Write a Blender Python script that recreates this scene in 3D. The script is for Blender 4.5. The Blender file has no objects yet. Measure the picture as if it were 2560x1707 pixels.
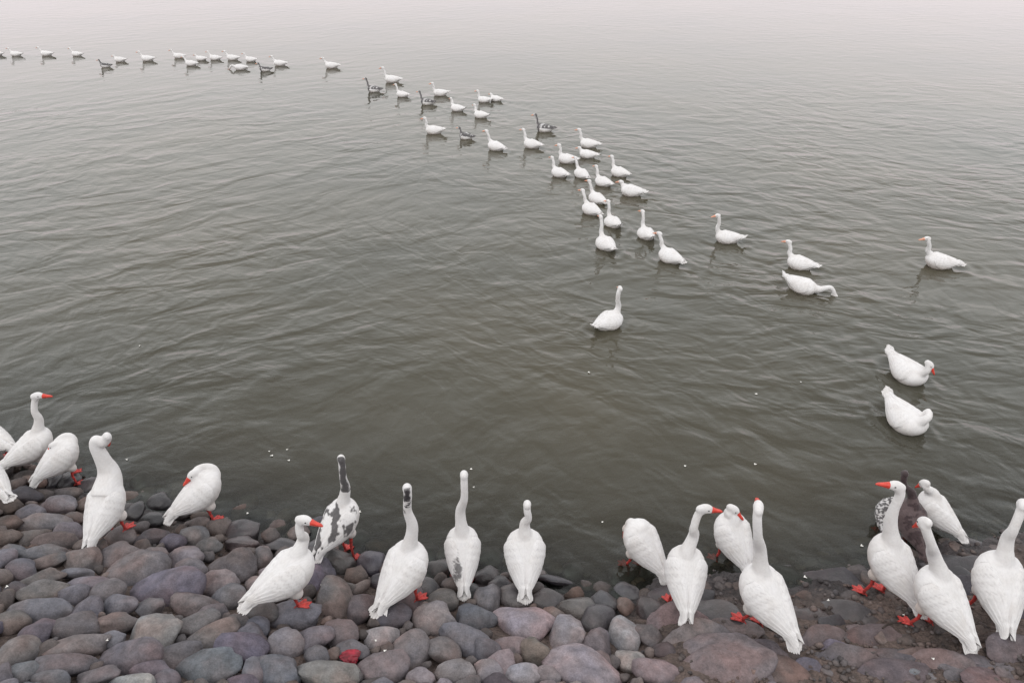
import bpy, bmesh, math, random
import numpy as np
from mathutils import Vector, Matrix, noise as mnoise
from mathutils.bvhtree import BVHTree

sc = bpy.context.scene
COL = sc.collection
R = math.radians

# ------------------------------------------------------------------ camera
CAM_H, PITCH, FPX = 4.7, 31.2, 1850.0
cam_d = bpy.data.cameras.new('camera')
cam = bpy.data.objects.new('camera', cam_d)
COL.objects.link(cam)
cam_d.sensor_width = 36.0
cam_d.lens = 36.0 * FPX / 2560.0
cam_d.clip_start = 0.05
cam_d.clip_end = 6000
cam.location = (0, 0, CAM_H)
cam.rotation_euler = (R(90 - PITCH), 0, 0)
sc.camera = cam

# ------------------------------------------------------------------ sky, sun, exposure
SUN_EL, SUN_AZ = 52.0, 205.0          # azimuth measured from +Y towards +X
world = bpy.data.worlds.new('World')
sc.world = world
world.use_nodes = True
nt = world.node_tree
nt.nodes.clear()
sky = nt.nodes.new('ShaderNodeTexSky')
sky.sky_type = 'NISHITA'
sky.sun_disc = False
sky.sun_elevation = R(SUN_EL)
sky.sun_rotation = R(SUN_AZ)
sky.dust_density = 6.0
sky.air_density = 1.2
sky.ozone_density = 1.0
hs = nt.nodes.new('ShaderNodeHueSaturation')
hs.inputs['Saturation'].default_value = 0.12
# thin even overcast: the clear-sky colour is veiled by a pale cloud layer
veil = nt.nodes.new('ShaderNodeMix')
veil.data_type = 'RGBA'
veil.inputs[0].default_value = 0.85
# bright milky band low over the lake, greyer cloud overhead
tcw = nt.nodes.new('ShaderNodeTexCoord')
sxyz = nt.nodes.new('ShaderNodeSeparateXYZ')
nt.links.new(tcw.outputs['Generated'], sxyz.inputs[0])
rmp = nt.nodes.new('ShaderNodeValToRGB')
_el = rmp.color_ramp.elements
_el[0].position, _el[0].color = 0.0, (.70, .635, .655, 1)
_el[1].position, _el[1].color = 1.0, (.66, .67, .69, 1)
for _p, _c in ((.10, (.95, .875, .90, 1)), (.22, (1, .985, .98, 1)), (.36, (1.0, 1.03, 1.045, 1)), (.55, (.93, .955, .965, 1)), (.8, (.74, .725, .73, 1))):
    _e = _el.new(_p)
    _e.color = _c
nt.links.new(sxyz.outputs[2], rmp.inputs[0])
lift_ = nt.nodes.new('ShaderNodeVectorMath')
lift_.operation = 'SCALE'
lift_.inputs['Scale'].default_value = 11.2
nt.links.new(rmp.outputs[0], lift_.inputs[0])
nt.links.new(lift_.outputs[0], veil.inputs[7])
bg = nt.nodes.new('ShaderNodeBackground')
bg.inputs['Strength'].default_value = 0.15
out = nt.nodes.new('ShaderNodeOutputWorld')
nt.links.new(sky.outputs[0], hs.inputs['Color'])
nt.links.new(hs.outputs[0], veil.inputs[6])
nt.links.new(veil.outputs[2], bg.inputs['Color'])
nt.links.new(bg.outputs[0], out.inputs[0])

sun_d = bpy.data.lights.new('sun', 'SUN')
sun_d.energy = 0.5
sun_d.angle = R(28)
sun_d.color = (1.0, 0.95, 0.9)
sun = bpy.data.objects.new('sun', sun_d)
COL.objects.link(sun)
_sd = Vector((math.sin(R(SUN_AZ)) * math.cos(R(SUN_EL)), math.cos(R(SUN_AZ)) * math.cos(R(SUN_EL)), math.sin(R(SUN_EL))))
sun.rotation_euler = _sd.to_track_quat('Z', 'Y').to_euler()
sun.location = _sd * 30

sc.view_settings.view_transform = 'Standard'
sc.view_settings.look = 'None'
sc.view_settings.exposure = 0.0
sc.view_settings.gamma = 1.0
sc.view_settings.use_curve_mapping = False
sc.render.engine = 'CYCLES'

# ------------------------------------------------------------------ helpers
_cp, _sp = math.cos(R(PITCH)), math.sin(R(PITCH))
CAM = np.array([0, 0, CAM_H])


def ray(u, v):
    """direction of the view ray through photo pixel (u, v) of 2560 x 1707"""
    dx, dy = u - 1280.0, 853.5 - v
    d = np.array([dx, FPX * _cp + dy * _sp, -FPX * _sp + dy * _cp])
    return d / np.linalg.norm(d)


def on_plane(u, v, z=0.0):
    d = ray(u, v)
    return CAM + d * ((z - CAM_H) / d[2])


def at_y(u, v, y):
    d = ray(u, v)
    return CAM + d * (y / d[1])


def pxscale(p):
    """photo pixels per metre at world point p"""
    dep = p[1] * _cp + (CAM_H - p[2]) * _sp
    return FPX / dep


def project(p):
    dep = p[1] * _cp + (CAM_H - p[2]) * _sp
    yy = p[1] * _sp - (CAM_H - p[2]) * _cp
    return 1280 + FPX * p[0] / dep, 853.5 - FPX * yy / dep


_rng = np.random.RandomState(7)
_perm = _rng.permutation(256)
_perm = np.concatenate([_perm, _perm, _perm])
_g = _rng.rand(256) * 2 * np.pi


def noise2(x, y):
    """gradient noise on arrays, about -0.7..0.7"""
    xi = np.floor(x).astype(int)
    yi = np.floor(y).astype(int)
    xf, yf = x - xi, y - yi
    u = xf * xf * xf * (xf * (xf * 6 - 15) + 10)
    v = yf * yf * yf * (yf * (yf * 6 - 15) + 10)

    def gr(ix, iy, fx, fy):
        a = _g[_perm[(_perm[ix & 255] + iy) & 255]]
        return np.cos(a) * fx + np.sin(a) * fy
    n00 = gr(xi, yi, xf, yf)
    n10 = gr(xi + 1, yi, xf - 1, yf)
    n01 = gr(xi, yi + 1, xf, yf - 1)
    n11 = gr(xi + 1, yi + 1, xf - 1, yf - 1)
    return (n00 * (1 - u) + n10 * u) * (1 - v) + (n01 * (1 - u) + n11 * u) * v


def link(name, me, mat=None, parent=None):
    o = bpy.data.objects.new(name, me)
    COL.objects.link(o)
    if mat is not None and me is not None:
        me.materials.clear()
        me.materials.append(mat)
    if parent is not None:
        o.parent = parent
    return o


def mesh_from(name, verts, faces, smooth=True):
    me = bpy.data.meshes.new(name)
    me.from_pydata([tuple(v) for v in verts], [], [tuple(f) for f in faces])
    if smooth:
        me.polygons.foreach_set('use_smooth', [True] * len(me.polygons))
    me.update()
    return me


def tag(o, label, cat, group=None, kind=None):
    if label:
        o['label'] = label
    if cat:
        o['category'] = cat
    if group:
        o['group'] = group
    if kind:
        o['kind'] = kind


def sstep(a, b, x):
    t = np.clip((x - a) / (b - a), 0, 1)
    return t * t * (3 - 2 * t)


# ------------------------------------------------------------------ materials
def new_mat(name):
    m = bpy.data.materials.new(name)
    m.use_nodes = True
    n = m.node_tree
    b = n.nodes.get('Principled BSDF')
    return m, n, b


def N(n, kind, **kw):
    x = n.nodes.new(kind)
    for k, v in kw.items():
        if k.startswith('_'):
            setattr(x, k[1:], v)
        else:
            x.inputs[k.replace('__', ' ')].default_value = v
    return x


def ramp(n, stops):
    r = n.nodes.new('ShaderNodeValToRGB')
    el = r.color_ramp.elements
    el[0].position, el[0].color = stops[0][0], stops[0][1]
    el[1].position, el[1].color = stops[-1][0], stops[-1][1]
    for p, c in stops[1:-1]:
        e = el.new(p)
        e.color = c
    return r


def g4(v):
    return (v, v, v, 1)


def mixc(n, mode='MIX', fac=None):
    x = n.nodes.new('ShaderNodeMix')
    x.data_type = 'RGBA'
    x.blend_type = mode
    if fac is not None:
        x.inputs[0].default_value = fac
    return x


def mat_stone(name, rough, per_island=False, darken=1.0):
    m, n, b = new_mat(name)
    L = n.links.new
    tc = N(n, 'ShaderNodeTexCoord')
    geo = N(n, 'ShaderNodeNewGeometry')
    if per_island:
        rp = ramp(n, [(0, (.062, .052, .050, 1)), (.3, (.110, .088, .080, 1)), (.55, (.080, .070, .070, 1)), (.8, (.15, .118, .108, 1)), (1, (.085, .066, .058, 1))])
        L(geo.outputs['Random Per Island'], rp.inputs[0])
        base = rp.outputs[0]
    else:
        oi = N(n, 'ShaderNodeObjectInfo')
        base = oi.outputs['Color']
    co = N(n, 'ShaderNodeVectorMath', _operation='ADD')
    oi2 = N(n, 'ShaderNodeObjectInfo')
    L(geo.outputs['Position'], co.inputs[0])
    L(oi2.outputs['Random'], co.inputs[1])
    n1 = N(n, 'ShaderNodeTexNoise', Scale=14.0, Detail=6.0, Roughness=.65)
    n2 = N(n, 'ShaderNodeTexNoise', Scale=90.0, Detail=3.0, Roughness=.7)
    n3 = N(n, 'ShaderNodeTexNoise', Scale=4.0, Detail=3.0, Roughness=.5)
    for q in (n1, n2, n3):
        L(co.outputs[0], q.inputs['Vector'])
    r1 = ramp(n, [(.30, g4(.62 * darken)), (.5, g4(.98 * darken)), (.72, g4(1.38 * darken))])
    L(n1.outputs[0], r1.inputs[0])
    m1 = mixc(n, 'MULTIPLY', 1.0)
    L(base, m1.inputs[6])
    L(r1.outputs[0], m1.inputs[7])
    r2 = ramp(n, [(.3, g4(.6)), (.5, g4(1)), (.72, g4(1.45))])
    L(n2.outputs[0], r2.inputs[0])
    m2 = mixc(n, 'MULTIPLY', .5)
    L(m1.outputs[2], m2.inputs[6])
    L(r2.outputs[0], m2.inputs[7])
    # mineral tints
    r3 = ramp(n, [(.35, (.92, .98, 1.05, 1)), (.5, (1, 1, 1, 1)), (.66, (1.14, .98, .93, 1))])
    L(n3.outputs[0], r3.inputs[0])
    m3 = mixc(n, 'MULTIPLY', 1.0)
    L(m2.outputs[2], m3.inputs[6])
    L(r3.outputs[0], m3.inputs[7])
    # pale chips and lichen specks
    v = N(n, 'ShaderNodeTexNoise', Scale=38.0, Detail=4.0, Roughness=.8)
    L(co.outputs[0], v.inputs['Vector'])
    r4 = ramp(n, [(.66, g4(0)), (.74, g4(.55))])
    L(v.outputs[0], r4.inputs[0])
    m4 = mixc(n, 'MIX')
    L(r4.outputs[0], m4.inputs[0])
    L(m3.outputs[2], m4.inputs[6])
    m4.inputs[7].default_value = (.26 * darken, .24 * darken, .235 * darken, 1)
    L(m4.outputs[2], b.inputs['Base Color'])
    b.inputs['Roughness'].default_value = rough
    b.inputs['Specular IOR Level'].default_value = .35 if rough > .5 else .6
    bp = N(n, 'ShaderNodeBump', Strength=.7, Distance=.012)
    ad = N(n, 'ShaderNodeMath', _operation='ADD')
    L(n1.outputs[0], ad.inputs[0])
    mu = N(n, 'ShaderNodeMath', _operation='MULTIPLY')
    mu.inputs[1].default_value = .35
    L(n2.outputs[0], mu.inputs[0])
    L(mu.outputs[0], ad.inputs[1])
    L(ad.outputs[0], bp.inputs['Height'])
    L(bp.outputs[0], b.inputs['Normal'])
    return m


def mat_ground():
    m, n, b = new_mat('earth_and_grit')
    L = n.links.new
    geo = N(n, 'ShaderNodeNewGeometry')
    n1 = N(n, 'ShaderNodeTexNoise', Scale=5.0, Detail=8.0, Roughness=.7)
    n2 = N(n, 'ShaderNodeTexNoise', Scale=45.0, Detail=5.0, Roughness=.75)
    vo = N(n, 'ShaderNodeTexVoronoi', Scale=26.0)
    for q in (n1, n2, vo):
        L(geo.outputs['Position'], q.inputs['Vector'])
    r1 = ramp(n, [(.30, (.040, .031, .028, 1)), (.46, (.098, .072, .062, 1)), (.6, (.155, .112, .096, 1)), (.75, (.21, .16, .14, 1))])
    L(n1.outputs[0], r1.inputs[0])
    r2 = ramp(n, [(.3, g4(.45)), (.5, g4(1)), (.7, g4(1.6))])
    L(n2.outputs[0], r2.inputs[0])
    m1 = mixc(n, 'MULTIPLY', .9)
    L(r1.outputs[0], m1.inputs[6])
    L(r2.outputs[0], m1.inputs[7])
    # 'wet' attribute: earth soaked by the water is darker and bluish
    at = N(n, 'ShaderNodeAttribute', _attribute_name='wet')
    m2 = mixc(n, 'MIX')
    L(at.outputs['Fac'], m2.inputs[0])
    L(m1.outputs[2], m2.inputs[6])
    mw = mixc(n, 'MULTIPLY', 1.0)
    L(m1.outputs[2], mw.inputs[6])
    mw.inputs[7].default_value = (.36, .40, .48, 1)
    L(mw.outputs[2], m2.inputs[7])
    L(m2.outputs[2], b.inputs['Base Color'])
    rr = N(n, 'ShaderNodeMapRange')
    rr.inputs[3].default_value = .9
    rr.inputs[4].default_value = .42
    L(at.outputs['Fac'], rr.inputs[0])
    L(rr.outputs[0], b.inputs['Roughness'])
    bp = N(n, 'ShaderNodeBump', Strength=.9, Distance=.03)
    ad = N(n, 'ShaderNodeMath', _operation='ADD')
    L(n2.outputs[0], ad.inputs[0])
    L(vo.outputs[0], ad.inputs[1])
    L(ad.outputs[0], bp.inputs['Height'])
    L(bp.outputs[0], b.inputs['Normal'])
    return m


def mat_feather(name, white, dark):
    m, n, b = new_mat(name)
    L = n.links.new
    tc = N(n, 'ShaderNodeTexCoord')
    oi = N(n, 'ShaderNodeObjectInfo')
    n1 = N(n, 'ShaderNodeTexNoise', Scale=7.0, Detail=4.0, Roughness=.6)
    n2 = N(n, 'ShaderNodeTexNoise', Scale=55.0, Detail=3.0, Roughness=.6)
    ad0 = N(n, 'ShaderNodeVectorMath', _operation='ADD')
    geo = N(n, 'ShaderNodeNewGeometry')
    L(tc.outputs['Object'], ad0.inputs[0])
    L(oi.outputs['Random'], ad0.inputs[1])
    L(ad0.outputs[0], n1.inputs['Vector'])
    mp = N(n, 'ShaderNodeMapping')
    mp.inputs['Scale'].default_value = (.35, 1.4, 1.4)
    L(ad0.outputs[0], mp.inputs['Vector'])
    L(mp.outputs[0], n2.inputs['Vector'])
    w = white
    r1 = ramp(n, [(.28, (w[0] * .90, w[1] * .885, w[2] * .87, 1)), (.5, (w[0], w[1], w[2], 1)), (.8, (w[0] * 1.04, w[1] * 1.05, w[2] * 1.07, 1))])
    L(n1.outputs[0], r1.inputs[0])
    r2 = ramp(n, [(.32, g4(.93)), (.6, g4(1.02))])
    L(n2.outputs[0], r2.inputs[0])
    m1 = mixc(n, 'MULTIPLY', 1.0)
    L(r1.outputs[0], m1.inputs[6])
    L(r2.outputs[0], m1.inputs[7])
    # muddy, soiled feathers low on the bird
    st = N(n, 'ShaderNodeAttribute', _attribute_name='soil')
    m3 = mixc(n, 'MIX')
    mm = N(n, 'ShaderNodeMath', _operation='MULTIPLY')
    L(st.outputs['Fac'], mm.inputs[0])
    L(n1.outputs[0], mm.inputs[1])
    L(mm.outputs[0], m3.inputs[0])
    L(m1.outputs[2], m3.inputs[6])
    m3.inputs[7].default_value = (.48, .34, .26, 1)
    at = N(n, 'ShaderNodeAttribute', _attribute_name='dark')
    m2 = mixc(n, 'MIX')
    L(at.outputs['Fac'], m2.inputs[0])
    L(m3.outputs[2], m2.inputs[6])
    md = mixc(n, 'MULTIPLY', 1.0)
    md.inputs[6].default_value = (*dark, 1)
    r5 = ramp(n, [(.35, g4(.55)), (.65, g4(1.6))])
    L(n2.outputs[0], r5.inputs[0])
    L(r5.outputs[0], md.inputs[7])
    L(md.outputs[2], m2.inputs[7])
    qa = N(n, 'ShaderNodeAttribute', _attribute_name='quill')
    qm = mixc(n, 'MULTIPLY')
    qf = N(n, 'ShaderNodeMath', _operation='MULTIPLY')
    qf.inputs[1].default_value = .5
    L(qa.outputs['Fac'], qf.inputs[0])
    L(qf.outputs[0], qm.inputs[0])
    L(m2.outputs[2], qm.inputs[6])
    qm.inputs[7].default_value = (.62, .60, .60, 1)
    L(qm.outputs[2], b.inputs['Base Color'])
    b.inputs['Roughness'].default_value = .7
    b.inputs['Specular IOR Level'].default_value = .25
    b.inputs['Sheen Weight'].default_value = .15
    bp = N(n, 'ShaderNodeBump', Strength=.35, Distance=.004)
    L(n2.outputs[0], bp.inputs['Height'])
    L(bp.outputs[0], b.inputs['Normal'])
    return m


def mat_plain(name, col, rough=.5, var=.25, scale=40):
    m, n, b = new_mat(name)
    L = n.links.new
    tc = N(n, 'ShaderNodeTexCoord')
    n1 = N(n, 'ShaderNodeTexNoise', Scale=float(scale), Detail=3.0)
    L(tc.outputs['Object'], n1.inputs['Vector'])
    lo = tuple(c * (1 - var) for c in col) + (1,)
    hi = tuple(min(1, c * (1 + var)) for c in col) + (1,)
    r = ramp(n, [(.3, lo), (.7, hi)])
    L(n1.outputs[0], r.inputs[0])
    L(r.outputs[0], b.inputs['Base Color'])
    b.inputs['Roughness'].default_value = rough
    return m


def mat_water():
    m, n, b = new_mat('lake_water')
    L = n.links.new
    geo = N(n, 'ShaderNodeNewGeometry')
    b.inputs['Base Color'].default_value = (.052, .050, .038, 1)
    b.inputs['Roughness'].default_value = .04
    b.inputs['IOR'].default_value = 1.333
    # murk colour drifts slowly
    nb = N(n, 'ShaderNodeTexNoise', Scale=.22, Detail=3.0)
    L(geo.outputs['Position'], nb.inputs['Vector'])
    rb = ramp(n, [(.30, (.052, .050, .037, 1)), (.70, (.073, .063, .042, 1))])
    L(nb.outputs[0], rb.inputs[0])
    L(rb.outputs[0], b.inputs['Base Color'])
    # bend the wave directions slowly across the lake
    wn = N(n, 'ShaderNodeTexNoise', Scale=.16, Detail=2.0)
    L(geo.outputs['Position'], wn.inputs['Vector'])
    sub = N(n, 'ShaderNodeVectorMath', _operation='SUBTRACT')
    sub.inputs[1].default_value = (.5, .5, .5)
    L(wn.outputs['Color'], sub.inputs[0])
    scl = N(n, 'ShaderNodeVectorMath', _operation='SCALE')
    scl.inputs['Scale'].default_value = 2.2
    L(sub.outputs[0], scl.inputs[0])
    pos = N(n, 'ShaderNodeVectorMath', _operation='ADD')
    L(geo.outputs['Position'], pos.inputs[0])
    L(scl.outputs[0], pos.inputs[1])

    def band(rot, sx, sy, scale, detail, rough, dist=.4):
        mp = N(n, 'ShaderNodeMapping')
        mp.vector_type = 'TEXTURE'
        mp.inputs['Rotation'].default_value = (0, 0, R(rot))
        mp.inputs['Scale'].default_value = (sx, sy, 1)
        L(pos.outputs[0], mp.inputs['Vector'])
        t = N(n, 'ShaderNodeTexNoise', Scale=scale, Detail=detail, Roughness=rough, Distortion=dist)
        t.noise_dimensions = '2D'
        L(mp.outputs[0], t.inputs['Vector'])
        return t.outputs[0]
    left = band(34, 2.1, 1.0, 2.3, 2.0, .40)
    right = band(-6, 1.7, 1.0, 2.7, 2.0, .42)
    cross = band(-44, 1.7, 1.0, 3.6, 2.0, .45)
    fine = band(8, 1.7, 1.0, 9.0, 2.0, .55)
    sep = N(n, 'ShaderNodeSeparateXYZ')
    L(geo.outputs['Position'], sep.inputs[0])
    mr = N(n, 'ShaderNodeMapRange')
    mr.inputs[1].default_value = -3.0
    mr.inputs[2].default_value = 2.5
    L(sep.outputs[0], mr.inputs[0])
    mx = N(n, 'ShaderNodeMix')
    mx.data_type = 'FLOAT'
    L(mr.outputs[0], mx.inputs[0])
    L(left, mx.inputs[2])
    L(right, mx.inputs[3])

    def ma(a, fa, bb, fb):
        x = N(n, 'ShaderNodeMath', _operation='MULTIPLY')
        x.inputs[1].default_value = fa
        L(a, x.inputs[0])
        y = N(n, 'ShaderNodeMath', _operation='MULTIPLY_ADD')
        y.inputs[1].default_value = fb
        L(bb, y.inputs[0])
        L(x.outputs[0], y.inputs[2])
        return y.outputs[0]
    h = ma(mx.outputs[0], 1.0, cross, .45)
    h = ma(h, 1.0, fine, .11)
    # calm and ruffled patches
    pn = N(n, 'ShaderNodeTexNoise', Scale=.35, Detail=2.0)
    L(geo.outputs['Position'], pn.inputs['Vector'])
    pr = N(n, 'ShaderNodeMapRange')
    pr.inputs[1].default_value = .3
    pr.inputs[2].default_value = .7
    pr.inputs[3].default_value = .45
    pr.inputs[4].default_value = 1.15
    L(pn.outputs[0], pr.inputs[0])
    hh = N(n, 'ShaderNodeMath', _operation='MULTIPLY')
    L(h, hh.inputs[0])
    fd = N(n, 'ShaderNodeMapRange')
    fd.inputs[1].default_value = 6.0
    fd.inputs[2].default_value = 24.0
    fd.inputs[3].default_value = 1.0
    fd.inputs[4].default_value = .17
    L(sep.outputs[1], fd.inputs[0])
    fm = N(n, 'ShaderNodeMath', _operation='MULTIPLY')
    L(fd.outputs[0], fm.inputs[0])
    L(pr.outputs[0], fm.inputs[1])
    L(fm.outputs[0], hh.inputs[1])
    bp = N(n, 'ShaderNodeBump', Strength=1.0, Distance=WAVE)
    L(hh.outputs[0], bp.inputs['Height'])
    L(bp.outputs[0], b.inputs['Normal'])
    # shallow water lets the bed show, deep water is opaque with silt
    at = N(n, 'ShaderNodeAttribute', _attribute_name='murk')
    tr = N(n, 'ShaderNodeBsdfTransparent', Color=(.62, .68, .62, 1))
    mix = n.nodes.new('ShaderNodeMixShader')
    # glossy part stays in shallow water
    gl = N(n, 'ShaderNodeBsdfGlossy', Roughness=.04)
    gl.inputs['Color'].default_value = (1, 1, 1, 1)
    L(bp.outputs[0], gl.inputs['Normal'])
    fr = N(n, 'ShaderNodeFresnel', IOR=1.333)
    L(bp.outputs[0], fr.inputs['Normal'])
    clear = n.nodes.new('ShaderNodeMixShader')
    L(fr.outputs[0], clear.inputs[0])
    L(tr.outputs[0], clear.inputs[1])
    L(gl.outputs[0], clear.inputs[2])
    L(at.outputs['Fac'], mix.inputs[0])
    L(clear.outputs[0], mix.inputs[1])
    L(b.outputs[0], mix.inputs[2])
    o = n.nodes.get('Material Output')
    L(mix.outputs[0], o.inputs[0])
    return m


WAVE = 0.062
M_STONE = mat_stone('cobble_stone', .78)
M_WET = mat_stone('wet_cobble_stone', .30)
M_RUBBLE = mat_stone('small_cobbles', .8, True)
M_GROUND = mat_ground()
M_FEATHER = mat_feather('white_feathers', (.67, .652, .645), (.030, .026, .028))
M_BROWN = mat_feather('brown_feathers', (.13, .095, .095), (.035, .022, .024))
M_BILL = mat_plain('orange_red_bill', (.56, .050, .032), .4, .2)
M_BILLP = mat_plain('pale_orange_bill', (.62, .30, .20), .5, .15)
M_LEG = mat_plain('red_orange_leg', (.40, .042, .036), .65, .45)
M_EYE = mat_plain('dark_eye', (.015, .015, .02), .15, .1)
M_WATER = mat_water()
M_RED = mat_plain('red_plastic', (.24, .008, .022), .45, .5, 25)
M_TWIG = mat_plain('dark_bark', (.035, .025, .02), .8, .3)
M_FLUFF = mat_plain('white_down', (.78, .76, .72), .8, .08)

# ------------------------------------------------------------------ shore shape
_wl = [(-900, 1040), (-300, 1095), (0, 1140), (150, 1185), (300, 1232), (450, 1262), (600, 1290), (760, 1335), (900, 1378), (1060, 1412),
       (1250, 1428), (1400, 1452), (1500, 1478), (1600, 1475), (1700, 1440), (1850, 1452), (2000, 1468), (2150, 1430),
       (2300, 1392), (2420, 1360), (2560, 1345), (2900, 1320), (3500, 1290)]
_wp = np.array([on_plane(u, v) for u, v in _wl])
SX, SY = _wp[:, 0], _wp[:, 1]


def shore_y(x):
    return np.interp(x, SX, SY)


def bank(x, y):
    x = np.asarray(x, float)
    y = np.asarray(y, float)
    d = shore_y(x) - y
    s = .44 - .10 * sstep(.5, 2.2, x)
    z = np.where(d > 0, s * d, .36 * d)
    z = np.where(z < -1.6, -1.6 + (z + 1.6) * .1, z)
    z = np.where(z > 3.0, 3.0 + (z - 3.0) * .02, z)
    return z


def hit_bank(u, v, off=0.0):
    d = ray(u, v)
    t = np.linspace(2.0, 14.0, 2400)
    p = CAM[None, :] + d[None, :] * t[:, None]
    f = p[:, 2] - bank(p[:, 0], p[:, 1]) - off
    i = np.argmax(f < 0)
    if not (f < 0).any():
        return on_plane(u, v)
    a = f[i - 1] / (f[i - 1] - f[i] + 1e-9)
    return p[i - 1] * (1 - a) + p[i] * a


# ground sheet
def axis(segs):
    out = []
    for a, b, st in segs:
        k = max(1, int(round((b - a) / st)))
        out += list(np.linspace(a, b, k, endpoint=False))
    out.append(segs[-1][1])
    return np.array(out)


gx = axis([(-40, -8, 2), (-8, -3.6, .15), (-3.6, 4.2, .022), (4.2, 9, .15), (9, 40, 2)])
gy = axis([(-30, -3, 1.5), (-3, 1.8, .12), (1.8, 5.6, .022), (5.6, 9, .12), (9, 20, 1)])
GX, GY = np.meshgrid(gx, gy)
GZ = bank(GX, GY)
mudw = sstep(.75, 1.15, GX + .15 * noise2(GX * 2, GY * 2))
rough_n = noise2(GX * 3, GY * 3) * .05 + noise2(GX * 8 + 3, GY * 8) * .03 + np.abs(noise2(GX * 19, GY * 19 + 5)) * .022 + noise2(GX * 40, GY * 40) * .008
GZ = GZ - .065 * (1 - mudw) + .006 * mudw + rough_n * (.5 + .5 * mudw)
nr, nc = GX.shape
vv = np.stack([GX.ravel(), GY.ravel(), GZ.ravel()], 1)
idx = np.arange(nr * nc).reshape(nr, nc)
ff = np.stack([idx[:-1, :-1].ravel(), idx[:-1, 1:].ravel(), idx[1:, 1:].ravel(), idx[1:, :-1].ravel()], 1)


def np_mesh(name, verts, quads):
    me = bpy.data.meshes.new(name)
    me.vertices.add(len(verts))
    me.vertices.foreach_set('co', np.asarray(verts, np.float32).ravel())
    me.loops.add(quads.size)
    me.loops.foreach_set('vertex_index', quads.astype(np.int32).ravel())
    me.polygons.add(len(quads))
    me.polygons.foreach_set('loop_start', np.arange(0, quads.size, 4, dtype=np.int32))
    me.polygons.foreach_set('use_smooth', np.ones(len(quads), bool))
    me.update(calc_edges=True)
    return me


gme = np_mesh('shore_ground', vv, ff)
at = gme.attributes.new('wet', 'FLOAT', 'POINT')
wet = 1 - sstep(.02, .16, GZ + .05 * noise2(GX * 4, GY * 4))
at.data.foreach_set('value', wet.ravel().astype(np.float32))
shore = link('shore_ground', gme, M_GROUND)
tag(shore, 'sloping lake shore of dark earth and grit under the cobbles', None, None, 'structure')


def ground_z(x, y):
    i = np.clip(np.searchsorted(gx, x) - 1, 0, nc - 2)
    j = np.clip(np.searchsorted(gy, y) - 1, 0, nr - 2)
    return float(max(GZ[j, i], GZ[j + 1, i], GZ[j, i + 1], GZ[j + 1, i + 1]))


# ------------------------------------------------------------------ stones
def stone_mesh(seed, sub=3, angular=.5):
    rnd = random.Random(seed)
    bm = bmesh.new()
    bmesh.ops.create_icosphere(bm, subdivisions=sub, radius=1)
    planes = []
    for _ in range(rnd.randint(7, 11)):
        nrm = Vector((rnd.gauss(0, 1), rnd.gauss(0, 1), rnd.gauss(0, .8))).normalized()
        planes.append((nrm, rnd.uniform(.55, .88)))
    off = Vector((rnd.uniform(0, 50), rnd.uniform(0, 50), rnd.uniform(0, 50)))
    for v in bm.verts:
        p = v.co.copy()
        for nrm, t in planes:
            d = p.dot(nrm)
            if d > t:
                p -= nrm * (d - t) * (.55 + .4 * angular)
        p *= 1 + .22 * mnoise.noise(p * 1.1 + off) + .09 * mnoise.noise(p * 2.7 + off) + .025 * mnoise.noise(p * 7 + off)
        v.co = p
    lo = [min(v.co[i] for v in bm.verts) for i in range(3)]
    hi = [max(v.co[i] for v in bm.verts) for i in range(3)]
    for v in bm.verts:
        for i in range(3):
            v.co[i] = (v.co[i] - (lo[i] + hi[i]) / 2) / ((hi[i] - lo[i]) / 2)
    me = bpy.data.meshes.new('stone')
    bm.to_mesh(me)
    bm.free()
    me.polygons.foreach_set('use_smooth', [True] * len(me.polygons))
    return me


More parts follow.
